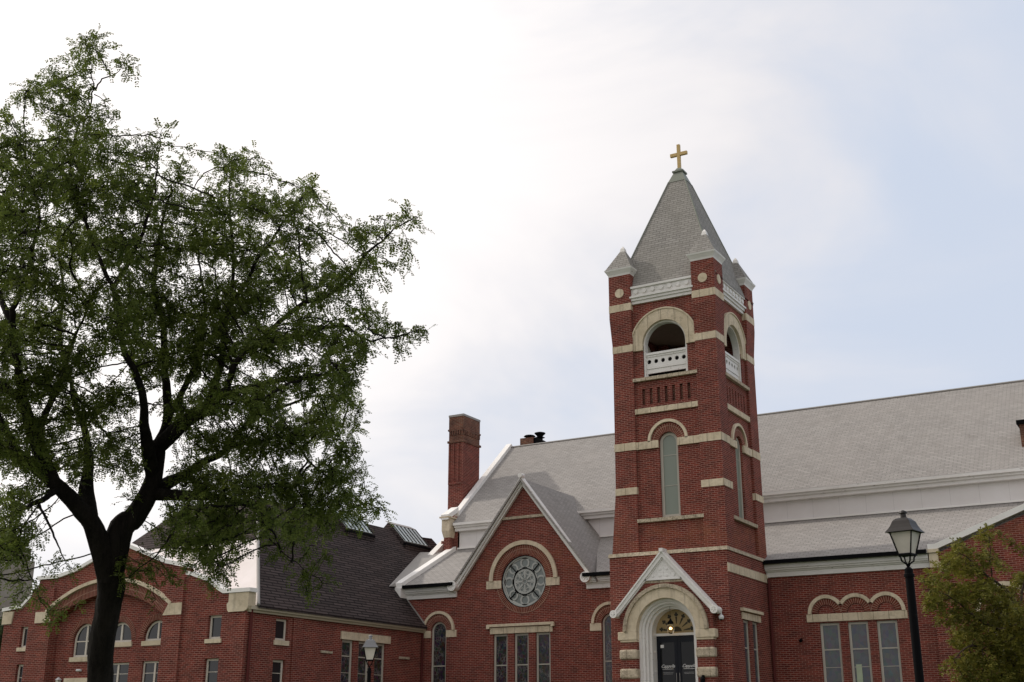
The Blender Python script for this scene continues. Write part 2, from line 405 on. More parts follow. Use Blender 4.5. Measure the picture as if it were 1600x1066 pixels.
def window(fr, parent, u0, u1, z0, z1, d=-.12, arch=False, rails=(), mulls=(), fw=.07, mat='sash', glass='glass', label=None, thin=(), sill=None):
    """frame mesh 'window' with its 'pane' (and 'sill') under it"""
    c, r = (u0 + u1) / 2, (u1 - u0) / 2
    m = MB(fr)
    if arch:
        m.panel(arch_poly(c, z1, r, z0), [arch_poly(c, z1, r - fw, z0 + fw)], d - .06, d)
    else:
        m.panel(rect(u0, u1, z0, z1), [rect(u0 + fw, u1 - fw, z0 + fw, z1 - fw)], d - .06, d)
    top = z1 + (r if arch else 0)
    for z in rails: m.box(u0 + fw, u1 - fw, d - .055, d - .002, z - .025, z + .025)
    for z in thin: m.box(u0 + fw, u1 - fw, d - .05, d - .02, z - .012, z + .012)
    for u in mulls:
        t = z1 + math.sqrt(max((r - fw) ** 2 - (u - c) ** 2, 0)) if arch else z1 - fw
        m.box(u - .05, u + .05, d - .055, d + .004, z0 + fw, t + (.03 if arch else 0))
    w = m.build('window', mat, parent)
    if label: w['label'] = label
    p = MB(fr)
    if arch: p.prism(arch_poly(c, z1, r - fw * .5, z0 + fw * .5), d - .045, d - .035)
    else: p.prism(rect(u0 + fw * .5, u1 - fw * .5, z0 + fw * .5, z1 - fw * .5), d - .045, d - .035)
    p.build('pane', glass, w)
    if sill: MB(fr).box(u0 - .08, u1 + .08, -.1, .06, sill[0], sill[1]).build('sill', 'stone_plain', w)
    return w

# ------------------------------------------------------------------ setting: ground, path, road
def sheet(name, xs, ys, zf, mat):
    vs = [(x, y, zf(x, y)) for y in ys for x in xs]; nx = len(xs)
    fs = [(j * nx + i, j * nx + i + 1, (j + 1) * nx + i + 1, (j + 1) * nx + i) for j in range(len(ys) - 1) for i in range(nx - 1)]
    me = bpy.data.meshes.new(name); me.from_pydata(vs, [], fs); me.materials.append(M[mat])
    o = bpy.data.objects.new(name, me); COL.objects.link(o); return struct(o)
def gz(x, y=0):
    t = min(max((y - 16) / 16, 0), 1); t = t * t * (3 - 2 * t); return -1.65 + 1.0 * t
sheet('ground', [-900, -120, -60, -40, -20, 0, 20, 60, 900], [-900, -60, -10] + [10 + 2 * i for i in range(16)] + [60, 120, 900], gz, 'grass')
sheet('road', [-900, -60, 0, 60, 900], [-9.0, -1.0], lambda x, y: -1.640, 'asphalt')
sheet('pavement', [-900, -60, 0, 60, 900], [1.0, 4.0], lambda x, y: -1.635, 'paving')
sheet('path', [-20.8, -17.8], [4.0, 10] + [12 + 2 * i for i in range(14)] + [41.5], lambda x, y: gz(x, y) + .012, 'paving')
# ------------------------------------------------------------------ the church
CH = thing('church', 'large red brick church with square belfry tower, pale grey shingle roofs and rose window', 'church', (-19.1, 50, -0.65))
NF = FRONT(50.0)
# nave front wall with the cross gable
GX = -28.65
roseC = (-28.67, 6.81)
tri = [(-30.34, -29.56), (-29.20, -28.42), (-28.04, -27.26)]
rtri = [(-14.64, -13.82), (-13.48, -12.66), (-12.32, -11.50)]
holes = [[(roseC[0] + 1.21 * math.cos(R(a)), roseC[1] + 1.21 * math.sin(R(a))) for a in range(0, 360, 10)]]
holes += [rect(a, b, .8, 4.41) for a, b in tri] + [rect(a, b, .8, 4.29) for a, b in rtri]
lan = [(-33.45, .44), (-24.16, .44)]
holes += [arch_poly(c, 4.68, r, .8) for c, r in lan]
outer = [(-35.6, -1.6), (-9.9, -1.6), (-9.9, 6.60), (-24.95, 6.60), (GX, 11.40), (-32.35, 6.60), (-35.6, 6.60)]
MB(NF).panel(outer, holes, -.4, 0).build('wall', 'brick', CH)
back = MB()                      # the walls nobody faces: ends, back, clerestory backing
back.box(-35.2, 7.6, 69.6, 70, -1.6, 6.6)
for xa, xb in ((-35.6, -35.2), (7.6, 8)):
    back.hexa([(xa, 50.4, -1.6), (xa, 70, -1.6), (xa, 70, 7.0), (xa, 65.9, 9.1), (xa, 54.7, 9.1), (xa, 50.4, 7.0)], [(xb, 50.4, -1.6), (xb, 70, -1.6), (xb, 70, 7.0), (xb, 65.9, 9.1), (xb, 54.7, 9.1), (xb, 50.4, 7.0)])
back.prism([(-35.55, 9.0), (-35.25, 9.0), (-35.25, 10.7), (-35.55, 10.7)], 54.5, 66.2)
back.hexa([(-35.6, 54.4, 10.5), (-35.25, 54.4, 10.5), (-35.25, 66.2, 10.5), (-35.6, 66.2, 10.5)], [(-35.6, 60.2, 15.9), (-35.25, 60.2, 15.9), (-35.25, 60.4, 15.9), (-35.6, 60.4, 15.9)])
back.build('end_wall', 'brick', CH)
# west end pier below the raking coping
MB().box(-35.93, -35.55, 54.0, 54.4, 7.0, 10.4).build('corner_pier', 'brick', CH)
k = MB(); k.hexa([(-35.94, 53.98, 9.95), (-35.54, 53.98, 9.95), (-35.54, 54.42, 9.95), (-35.94, 54.42, 9.95)], [(-35.99, 53.86, 10.3), (-35.49, 53.86, 10.3), (-35.49, 54.42, 10.3), (-35.99, 54.42, 10.3)])
k.box(-35.99, -35.49, 53.86, 54.42, 10.3, 10.98); k.box(-36.08, -35.42, 53.74, 54.5, 10.98, 11.06)
k.build('kneeler', 'stone_plain', CH)

# roofs
def slab(name, a, b, c, d, t, mat, parent=CH):   # four corners of the top face, thickness t straight down
    m = MB(); m.hexa([(p[0], p[1], p[2] - t) for p in (a, b, c, d)], [a, b, c, d]); return m.build(name, mat, parent)
XL, XR = -35.45, 8.0
def poly_slab(name, pts, t, mat):
    m = MB(); m.hexa([(p[0], p[1], p[2] - t) for p in pts], pts); return m.build(name, mat, CH)
poly_slab('aisle_roof', [(XL, 49.50, 6.87), (-32.72, 49.50, 6.87), (-30.3, 54.6, 9.38), (XL, 54.6, 9.38)], .10, 'shingle')
poly_slab('aisle_roof', [(-24.58, 49.50, 6.87), (-9.98, 49.50, 6.87), (-9.98, 50.1, 7.165), (XR, 50.1, 7.165), (XR, 54.6, 9.38), (-27.0, 54.6, 9.38)], .10, 'shingle')
slab('nave_roof', (XL, 54.15, 10.74), (XR, 54.15, 10.74), (XR, 60.3, 16.12), (XL, 60.3, 16.12), .14, 'shingle')
slab('nave_roof', (XL, 66.45, 10.74), (XR, 66.45, 10.74), (XR, 60.3, 16.12), (XL, 60.3, 16.12), .14, 'shingle')
slab('aisle_roof', (XL, 71.0, 6.90), (XR, 71.0, 6.90), (XR, 66.0, 9.38), (XL, 66.0, 9.38), .12, 'shingle')
MB().tube([(XL, 60.3, 16.14), (XR, 60.3, 16.14)], .06, 6).build('ridge_cap', 'flash', CH)
MB().box(XL + .1, XR, 54.5, 54.7, 9.2, 10.6).build('clerestory', 'siding', CH)
MB().box(XL + .1, XR, 66.0, 66.2, 9.2, 10.6).build('clerestory', 'siding', CH)
m = MB(); m.box(XL + .1, XR, 54.20, 54.5, 10.28, 10.45); m.box(XL + .1, XR, 54.10, 54.5, 10.45, 10.56); m.box(XL + .1, XR, 53.98, 54.5, 10.56, 10.70)
m.build('cornice', 'white', CH)
MB().box(XL + .1, XR, 54.42, 54.5, 9.34, 9.42).build('flashing', 'white_clean', CH)
# gable roof
def gable_side(sx):
    e = GX + sx * 4.0; zr, ze = 11.72, 6.66
    a = (GX, 49.62, zr); b = (GX, 55.3, zr); d = (e, 49.62, ze)
    c = (e, 55.3, ze)
    m = MB(); m.hexa([(p[0], p[1], p[2] - .14) for p in (a, b, c, d)], [a, b, c, d]); return m.build('gable_roof', 'shingle', CH)
gable_side(-1); gable_side(1)
# raking boards of the gable: an outer crown and an inner board
def rake(fr, parent, ax, az, fx, fz, parts, mat='white', name='bargeboard'):
    """boards along a slope from apex (ax, az) to foot (fx, fz); parts = (offset below the edge, width, d0, d1)"""
    L = math.hypot(fx - ax, fz - az); tx, tz = (fx - ax) / L, (fz - az) / L
    nx, nz = (tz, -tx) if tz * 1 < 0 and tx > 0 else (-tz, tx)
    if nz > 0: nx, nz = -nx, -nz
    m = MB(fr)
    for off, w, d0, d1 in parts:
        # meet at the apex on the vertical line u = ax
        def q(o):
            zc = az + o / abs(nz) * -1
            return (ax, zc), (fx + nx * o, fz + nz * o)
        (a0, a1), (b0, b1) = q(off), q(off + w)
        m.prism([a0, a1, b1, b0], d0, d1)
    return m.build(name, mat, parent)
for sx in (-1, 1):
    fx = GX + sx * 3.92
    rake(NF, CH, GX, 11.80, fx, 6.72, [(0, .07, 0.02, .34), (.07, .12, .02, .27), (.19, .08, .02, .18)])
m = MB(NF); m.tube([(GX, .1, 11.84), (GX, .42, 11.84)], .12, 16); m.build('finial', 'white', CH)
# foot rosettes
def rosette(fr, parent, u, z, r, d):
    m = MB(fr); m.disc(u, z, r, d - .5, d); m.ring(u, z, r - .04, r + .015, d, d + .035, 0, 360, 20)
    m.disc(u, z, r * .26, d, d + .05)
    for k in range(5):
        a = R(72 * k + 90); m.disc(u + r * .55 * math.cos(a), z + r * .55 * math.sin(a), r * .22, d, d + .035, 10)
    return m.build('rosette', 'white_clean', parent)
rosette(NF, CH, GX - 3.83, 6.76, .23, .42); rosette(NF, CH, GX + 3.45, 6.76, .23, .42)
# rock band across the gable top, rose hood and its impost blocks
MB(NF).box(GX - 1.17, GX + 1.17, 0, .07, 9.80, 9.93).build('stone_band', 'rock', CH)
rc = roseC
MB(NF).ring(rc[0] - .02, 6.88, 1.22, 1.66, .002, .035, 0, 180, 44).build('brick_arch', 'brick_arch', CH)
MB(NF).ring(rc[0] - .02, 6.88, 1.66, 1.86, 0, .11, 0, 180, 44).build('hood_mould', 'stone_plain', CH)
MB(NF).ring(rc[0], rc[1], 1.22, 1.50, .001, .02, 180, 360, 40).build('brick_arch', 'brick_arch', CH)
m = MB(NF); m.box(rc[0] - 2.05, rc[0] - 1.22, 0, .06, 6.53, 6.90); m.box(rc[0] + 1.22, rc[0] + 1.95, 0, .06, 6.53, 6.90); m.build('impost_block', 'stone_plain', CH, each=True)
# rose window: outer ring, dark bars, tracery
rw = MB(NF); rw.ring(rc[0], rc[1], 1.13, 1.21, -.16, -.04, 0, 360, 48); rose = rw.build('window', 'tracery', CH)
rose['label'] = 'round rose window with pale wheel tracery'
MB(NF).disc(rc[0], rc[1], 1.17, -.15, -.13, 48).build('pane', 'rosegrey', rose)
tr = MB(NF)
for k in range(8):
    a = R(45 * k); cx, cz = rc[0] + .87 * math.cos(a), rc[1] + .87 * math.sin(a)
    tr.ring(cx, cz, .17, .255, -.13, -.10, 0, 360, 20)
    a2 = R(45 * k + 22.5)
    tr.disc(rc[0] + 1.10 * math.cos(a2), rc[1] + 1.10 * math.sin(a2), .05, -.13, -.105, 8)
    tr.disc(rc[0] + .66 * math.cos(a2), rc[1] + .66 * math.sin(a2), .045, -.13, -.105, 8)
    ca, sa = math.cos(a + R(0)), math.sin(a)
    w = .035
    P = [(.12, -w), (.12, w), (.50, w * 1.5), (.50, -w * 1.5)]
    tr.prism([(rc[0] + x * ca - y * sa, rc[1] + x * sa + y * ca) for x, y in P], -.13, -.10)
    tr.ring(rc[0] + .42 * math.cos(a2), rc[1] + .42 * math.sin(a2), .075, .11, -.13, -.108, 0, 360, 14)
tr.ring(rc[0], rc[1], .09, .15, -.13, -.10, 0, 360, 20); tr.ring(rc[0], rc[1], .50, .585, -.13, -.10, 0, 360, 40)
tr.ring(rc[0], rc[1], .645, .69, -.13, -.10, 0, 360, 40); tr.ring(rc[0], rc[1], 1.06, 1.135, -.13, -.10, 0, 360, 44)
tr.build('tracery', 'tracery', rose)
bars = MB(NF); bars.ring(rc[0], rc[1], .60, .635, -.10, -.07, 0, 360, 40)
for k in range(4):
    a = R(45 + 90 * k); ca, sa = math.cos(a), math.sin(a)
    bars.prism([(rc[0] + x * ca - y * sa, rc[1] + x * sa + y * ca) for x, y in ((.62, -.02), (1.15, -.02), (1.15, .02), (.62, .02))], -.10, -.07)
bars.build('glazing_bar', 'black', rose)
MB(NF).ring(rc[0], rc[1], 1.19, 1.225, -.10, .01, 0, 360, 48).build('frame', 'black', rose)

# triple window under the rose
m = MB(NF); m.box(-30.50, -27.12, 0, .045, 4.42, 4.70); m.build('lintel', 'stone', CH)
m = MB(NF); m.box(-30.62, -27.04, 0, .13, 4.74, 4.86); m.box(-30.66, -30.50, 0, .15, 4.66, 4.84); m.box(-27.16, -27.0, 0, .15, 4.66, 4.84); m.build('hood_mould', 'stone_plain', CH)
for a, b in tri: window(NF, CH, a, b, .8, 4.41, -.10, rails=(2.98,), glass='stained', fw=.10, sill=(.66, .8))
# lancets with their round hoods
for c, r in lan:
    window(NF, CH, c - r, c + r, .8, 4.68, -.09, arch=True, rails=(3.03,), glass='stained', fw=.09, sill=(.66, .8))
    MB(NF).ring(c, 4.68, r + .01, .80, .002, .03, 0, 180, 30).build('brick_arch', 'brick_arch', CH)
    MB(NF).ring(c, 4.70, .80, .93, 0, .10, 0, 180, 30).build('hood_mould', 'stone_plain', CH)
    m = MB(NF); m.box(c - 1.02, c - r - .01, 0, .045, 4.37, 4.70); m.box(c + r + .01, c + 1.04, 0, .045, 4.37, 4.70); m.build('impost_block', 'stone_plain', CH, each=True)
# triple window right of the tower
m = MB(NF); m.box(-15.14, -11.06, 0, .06, 4.34, 4.65); m.build('lintel', 'stone', CH)
for i, c in enumerate((-14.31, -13.09, -11.87)):
    MB(NF).ring(c, 4.655, .36, .615, .003, .035, 4, 176, 24).build('brick_arch', 'brick_arch', CH)
    MB(NF).ring(c, 4.655, .345, .37, .002, .012, 0, 180, 24).build('arch_joint', 'black', CH)
    MB(NF).ring(c, 4.655, .617, .76, 0, .095, 33 if i < 2 else 0, 180 if i == 0 else 147, 24).build('hood_mould', 'stone_plain', CH)
for i, (a, b) in enumerate(rtri):
    window(NF, CH, a, b, .8, 4.29, -.09, rails=(3.22,), thin=(2.52,), glass=('glass_blue'), fw=.10, sill=(.66, .8))
pn = MB(NF).box(-13.31, -13.08, -.118, -.112, 1.85, 2.62); pno = pn.build('paper_notice', 'paper'); tag(pno, 'small green paper notice taped inside the middle window right of the tower', 'notice')
# eaves cornice pieces
def cornice(u0, u1):
    m = MB(NF); m.box(u0, u1, 0, .10, 6.26, 6.47); m.box(u0, u1, 0, .16, 6.47, 6.53); m.box(u0, u1, 0, .30, 6.60, 6.80)
    m.prism([(u0, 6.53), (u1, 6.53), (u1, 6.60), (u0, 6.60)], 0, .24)
    c = m.build('cornice', 'white', CH)
    MB(NF).box(u0, u1, .02, .53, 6.775, 6.93).build('gutter', 'black', c)
cornice(-35.62, -32.42); cornice(-25.3, -21.95); cornice(-16.74, -10.0)
# white coping of the west end, aisle and nave slopes
def coping(y0, z0, y1, z1, x0, x1, t0=.12, t1=.16, mat='white_clean', name='coping'):
    m = MB(); m.hexa([(x0, y0, z0 - t0), (x1, y0, z0 - t0), (x1, y1, z1 - t0), (x0, y1, z1 - t0)], [(x0, y0, z0 + t1), (x1, y0, z0 + t1), (x1, y1, z1 + t1), (x0, y1, z1 + t1)]); return m.build(name, mat, CH)
coping(49.45, 6.90, 54.35, 9.32, -35.78, -35.36)
coping(53.75, 11.0, 54.75, 11.55, -35.98, -35.50); coping(54.7, 11.30, 60.3, 16.2, -35.76, -35.42)
coping(66.9, 10.5, 60.3, 16.2, -35.76, -35.42); coping(71.2, 6.8, 66.3, 9.3, -35.78, -35.36)
MB().box(-35.76, -35.38, 49.40, 49.98, 6.20, 6.80).build('eave_end', 'white', CH)
MB().hexa([(-37.15, 53.9, 8.55), (-36.75, 53.9, 8.55), (-36.75, 55.7, 9.85), (-37.15, 55.7, 9.85)], [(-37.15, 53.9, 8.9), (-36.75, 53.9, 8.9), (-36.75, 55.7, 10.2), (-37.15, 55.7, 10.2)]).build('coping', 'white_clean', CH)
MB().box(-36.9, -35.62, 55.2, 58.2, -1.6, 10.0).build('end_wall', 'brick', CH)
# tall chimney
ch = MB(); ch.box(-36.84, -35.88, 55.70, 57.45, 9.9, 15.6)
cho = ch.build('chimney', 'brick', CH)
s = MB(); X0, X1, Y0, Y1 = -36.84, -35.88, 55.70, 57.45
def rg(m, e, z0, z1): m.box(X0 - e, X1 + e, Y0 - e, Y1 + e, z0, z1)
rg(s, .07, 15.6, 15.72); rg(s, .0, 15.72, 16.05); rg(s, .05, 16.30, 16.40); rg(s, .01, 16.40, 17.12)
for k in range(6): s.box(X0 + .06 + k * .16, X0 + .15 + k * .16, Y0 - .05, Y0, 16.05, 16.30)
for k in range(10): s.box(X1, X1 + .05, Y0 + .05 + k * .175, Y0 + .15 + k * .175, 16.05, 16.30)
s.box(X0, X1, Y0, Y1, 16.05, 16.30)
s.build('chimney_top', 'brick_dark', cho)
g = MB(); 
for k in range(4): g.box(X0 + .02 + k * .3 - .0, X0 + .10 + k * .3, Y0 - .055, Y0 - .001, 13.35, 15.55)
g.box(X0 + .02, X1, Y0 - .055, Y0 - .001, 13.2, 13.35)
g.build('chimney_rib', 'brick', cho, each=True)
MB().box(X0 - .03, X1 + .03, Y0 - .03, Y1 + .03, 17.12, 17.24).build('chimney_cap', 'flash', cho)
# little ridge chimney with metal cowls
m = MB().box(-34.85, -33.95, 60.35, 61.25, 15.0, 16.62); c2 = m.build('chimney', 'brick_dark', CH)
m = MB(); m.lathe(-33.8, 60.9, [(.17, 16.3), (.17, 16.62), (.30, 16.66), (.17, 16.70), (.20, 16.78), (.33, 16.90), (.33, 16.94), (.2, 16.98), (.02, 17.0)], 16)
m.lathe(-34.45, 60.8, [(.12, 16.62), (.12, 16.74), (.36, 16.78), (.30, 16.84), (.02, 16.88)], 14)
m.hexa([(-33.95, 60.4, 16.1), (-33.0, 60.4, 16.1), (-33.0, 61.2, 16.1), (-33.95, 61.2, 16.1)], [(-33.95, 60.4, 16.58), (-33.7, 60.4, 16.55), (-33.7, 61.2, 16.55), (-33.95, 61.2, 16.58)])
m.build('chimney_cowl', 'black', c2, each=True)
# chimney low on the roof slope at the right
m = MB().box(-6.70, -5.8, 55.45, 56.4, 11.6, 12.9); c3 = m.build('chimney', 'brick_dark', CH)
MB().box(-6.80, -5.7, 55.35, 56.5, 12.9, 13.08).build('chimney_cap', 'black', c3)
# right gabled bay
BF = FRONT(49.72)
MB(BF).panel([(-9.95, -1.6), (6.0, -1.6), (6.0, 6.75), (-1.9, 9.62), (-9.62, 6.78), (-9.95, 6.78)], [arch_poly(-8.2 + .9, 4.4, .55, .8)], -.25, 0).build('wall', 'brick', CH)
window(BF, CH, -7.85, -6.75, .8, 4.4, -.09, arch=True, rails=(3.0,), glass='stained', fw=.09)
MB(BF).ring(-7.3, 4.4, .56, .95, .002, .03, 0, 180, 24).build('brick_arch', 'brick_arch', CH)
MB(BF).ring(-7.3, 4.42, .95, 1.12, 0, .1, 0, 180, 24).build('hood_mould', 'stone_plain', CH)
m = MB(BF); m.prism([(-9.96, 6.94), (-9.60, 6.94), (-1.9, 9.78), (-1.9, 10.02), (-9.68, 7.14), (-9.96, 7.14)], -.35, .10); m.build('coping', 'white_clean', CH)
m = MB(BF); m.prism([(6.1, 6.94), (6.1, 7.1), (-1.9, 10.02), (-1.9, 9.78)], -.35, .10); m.build('coping', 'white_clean', CH)
m = MB(BF); m.box(-9.95, -9.60, 0, .05, 6.22, 6.78); m.box(-9.60, -9.15, 0, .04, 6.05, 6.44); m.box(-10.02, -9.55, -.05, .12, 6.80, 6.94); m.build('kneeler', 'stone_plain', CH, each=True)
m = MB(); m.hexa([(-9.6, 50.0, 6.95), (-1.9, 50.0, 9.75), (6.0, 50.0, 6.95), (6.0, 50.0, 6.8), (-9.6, 50.0, 6.8)], [(-9.6, 55.0, 6.95), (-1.9, 55.0, 9.75), (6.0, 55.0, 6.95), (6.0, 55, 6.8), (-9.6, 55, 6.8)]); m.build('bay_roof', 'shingle', CH)

# ---------------- tower
TX0, TX1, TY0, TY1 = -21.52, -16.75, 45.40, 50.10
TC = -19.13; TCY = 47.75; RD = .12
PW = .95
def tower_face(fr, c, hw, full):
    """one face: recessed field between the corner piers, belfry arch, lancet, slots"""
    za = 15.93
    hol = [arch_poly(c, za, 1.02, 14.45), arch_poly(c, 11.55, .42, 8.40)]
    sl = [rect(c - 1.05 + k * .345 - .065, c - 1.05 + k * .345 + .065, 13.28, 13.98) for k in range(7)]
    MB(fr).panel(rect(c - hw + PW - .1, c + hw - PW + .1, 7.0, 18.0), hol + sl, -RD - .35, -RD).build('wall', 'brick', CH)
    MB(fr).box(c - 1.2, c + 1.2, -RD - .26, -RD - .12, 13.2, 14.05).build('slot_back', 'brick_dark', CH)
    e = c - hw + PW; w = c + hw - PW
    # belfry surround
    MB(fr).ring(c, za, 1.0, 1.50, -RD - .25, -RD + .09, 0, 180, 36).build('arch_ring', 'stone', CH)
    MB(fr).ring(c, za, 1.50, 1.56, -RD, -RD + .13, 0, 180, 36).build('hood_mould', 'stone_plain', CH)
    m = MB(fr); m.box(e, c - 1.0, -RD - .02, -RD + .09, 15.70, 15.93); m.box(c + 1.0, w, -RD - .02, -RD + .09, 15.70, 15.93); m.build('stone_band', 'stone', CH, each=True)
    m = MB(fr); m.ring(c, za, .93, 1.0, -RD - .34, -RD - .05, 0, 180, 32); m.box(c - 1.0, c - .93, -RD - .34, -RD - .05, 14.45, za); m.box(c + .93, c + 1.0, -RD - .34, -RD - .05, 14.45, za)
    b = m.build('belfry_opening', 'white', CH)
    m = MB(fr); dd = -RD - .14
    m.box(c - .93, c + .93, dd - .1, dd + .07, 15.48, 15.58); m.box(c - .93, c + .93, dd - .1, dd + .03, 15.40, 15.48)
    m.panel(rect(c - .93, c + .93, 14.98, 15.40), [[(c - .80 + .32 * k + .095 * math.cos(R(a)), 15.19 + .095 * math.sin(R(a))) for a in range(0, 360, 24)] for k in range(6)], dd - .06, dd)
    m.box(c - .93, c + .93, dd - .06, dd + .025, 14.86, 14.97); m.box(c - .93, c + .93, dd - .06, dd, 14.66, 14.85)
    m.box(c - .93, c - .87, dd - .06, dd, 14.45, 14.66); m.box(c + .87, c + .93, dd - .06, dd, 14.45, 14.66)
    m.build('balustrade', 'white', b)
    MB(fr).box(e - .04, w + .04, -RD, .035, 14.31, 14.45).build('sill', 'rock', CH)
    MB(fr).box(e - .02, w + .02, -RD, -RD + .10, 12.88, 13.11).build('stone_band', 'stone', CH)
    # lancet
    MB(fr).ring(c, 11.55, .43, .78, -RD + .002, -RD + .03, 8, 172, 28).build('brick_arch', 'brick_arch', CH)
    MB(fr).ring(c, 11.62, .78, .90, -RD, -RD + .10, 0, 180, 28).build('hood_mould', 'stone_plain', CH)
    m = MB(fr); m.box(e, c - .43, -RD - .02, -RD + .10, 11.34, 11.66); m.box(c + .43, w, -RD - .02, -RD + .10, 11.34, 11.66); m.build('stone_band', 'stone', CH, each=True)
    window(fr, CH, c - .42, c + .42, 8.40, 11.55, -RD - .10, arch=True, rails=(), thin=(11.0, 9.72), glass='greenglass', fw=.12, label='tall lancet filled with pale green panels')
    MB(fr).box(e - .03, w + .03, -RD, .03, 8.25, 8.39).build('sill', 'rock', CH)
    # cornice between the turrets
    m = MB(fr); m.box(e - .05, w + .05, -.3, -.02, 17.86, 18.0); m.box(e - .05, w + .05, -.3, .04, 18.0, 18.12); m.box(e - .05, w + .05, -.3, .10, 18.12, 18.2)
    m.box(e - .05, w + .05, -.3, .0, 18.2, 18.56); m.box(e - .05, w + .05, -.3, .08, 18.56, 18.66)
    for k in range(7):
        u = e + .25 + k * (w - e - .5) / 6; m.disc(u, 18.40, .10, 0.0, .07, 14)
    m.build('cornice', 'white', CH)
tower_face(FRONT(TY0), TC, (TX1 - TX0) / 2, True)
tower_face(SIDE(TX1), TCY, (TY1 - TY0) / 2, True)
tower_face(lambda u, d, z: (u, TY1 + d, z), TC, (TX1 - TX0) / 2, False)
tower_face(lambda u, d, z: (TX0 - d, u, z), TCY, (TY1 - TY0) / 2, False)
# corner piers, flaring to the turrets; each is one part
def pier(sx, sy):
    xo = TX1 if sx > 0 else TX0; yo = TY1 if sy > 0 else TY0
    def sq(z, o, ox=0.0):
        x0, x1 = xo - sx * PW, xo + sx * (o + ox); y0, y1 = yo - sy * PW, yo + sy * o
        return [(x0, y0, z), (x1, y0, z), (x1, y1, z), (x0, y1, z)]
    m = MB(); bx = .24 if sx < 0 else 0.0
    m.hexa(sq(6.9, 0.02, bx), sq(9.7, 0.0, .03 if sx < 0 else 0)); m.hexa(sq(9.7, 0.0, .03 if sx < 0 else 0), sq(15.9, 0)); m.hexa(sq(15.9, 0), sq(17.3, .09)); m.hexa(sq(17.3, .09), sq(19.3, .09))
    p = m.build('corner_pier', 'brick', CH)
    b = MB()
    def sqb(z, o):
        x0, x1 = xo - sx * (PW + .005), xo + sx * o; y0, y1 = yo - sy * (PW + .005), yo + sy * o
        return [(x0, y0, z), (x1, y0, z), (x1, y1, z), (x0, y1, z)]
    def band(z0, z1, o): b.hexa(sqb(z0, o), sqb(z1, o))
    band(17.60, 17.93, .10); band(15.72, 16.03, .015); band(11.34, 11.67, .018 + (.02 if sx < 0 else 0)); band(9.46, 9.75, .035)
    b.build('stone_band', 'stone', p, each=True)
    for fr, uc in ((( lambda u, d, z: (u, yo + sy * d, z)), xo - sx * (PW / 2 - .045)), ((lambda u, d, z: (xo + sx * d, u, z)), yo - sy * (PW / 2 - .045))):
        MB(fr).disc(uc, 18.45, .21, .08, .115).build('stone_disc', 'stone_plain', p)
    # cap: mouldings and small pyramid
    cx, cy = xo - sx * (PW / 2 - .045), yo - sy * (PW / 2 - .045)
    def s2(z, h): return [(cx - h, cy - h, z), (cx + h, cy - h, z), (cx + h, cy + h, z), (cx - h, cy + h, z)]
    c = MB(); c.hexa(s2(19.28, .52), s2(19.36, .54)); c.hexa(s2(19.36, .54), s2(19.52, .63)); c.hexa(s2(19.52, .64), s2(19.60, .66)); cap = c.build('turret_cornice', 'white', p)
    MB().hexa(s2(19.60, .63), s2(20.62, .10)).build('turret_roof', 'shingle_tower', p)
    MB().hexa(s2(20.56, .125), s2(20.74, .09)).hexa(s2(20.74, .09), s2(20.86, .02)).build('turret_tip', 'white', p)
for sx in (-1, 1):
    for sy in (-1, 1): pier(sx, sy)
# solid inside: floors and dark lining
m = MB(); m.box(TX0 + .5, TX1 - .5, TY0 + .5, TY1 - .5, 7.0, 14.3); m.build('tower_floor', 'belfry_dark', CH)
m = MB(); m.box(TX0 + .3, TX1 - .3, TY0 + .3, TY1 - .3, 17.05, 17.5); m.build('belfry_ceiling', 'belfry', CH)
m = MB()      # dark block added to stand in for the shade inside the belfry
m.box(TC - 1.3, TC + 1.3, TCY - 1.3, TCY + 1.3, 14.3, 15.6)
m.build('belfry_shade_core', 'belfry_dark', CH)
# main pyramid
AX, AY = -19.02, 47.87
def s3(z, h): return [(AX - h, AY - h, z), (AX + h, AY - h, z), (AX + h, AY + h, z), (AX - h, AY + h, z)]
MB().hexa(s3(18.60, 2.36), s3(18.66, 2.36)).hexa(s3(18.66, 2.36), s3(24.35, .40)).build('tower_roof', 'shingle_tower', CH)
cp = MB(); cp.hexa(s3(24.30, .44), s3(24.86, .21)); cp.hexa(s3(24.86, .27), s3(24.94, .27)); cp.hexa(s3(24.94, .20), s3(25.12, .10)); cp.build('roof_cap', 'copper', CH)
hp = MB()
for sx in (-1, 1):
    for sy in (-1, 1): hp.tube([(AX + sx * 2.36, AY + sy * 2.36, 18.68), (AX + sx * .41, AY + sy * .41, 24.33)], .035, 5)
hp.build('hip_flashing', 'copper', CH)
cr = MB(); cr.box(AX - .075, AX + .075, AY - .07, AY + .07, 25.05, 26.36); cr.box(AX - .42, AX - .075, AY - .07, AY + .07, 25.78, 25.94); cr.box(AX + .075, AX + .42, AY - .07, AY + .07, 25.78, 25.94)
cr.build('cross', 'gold', CH, bevel=.01)

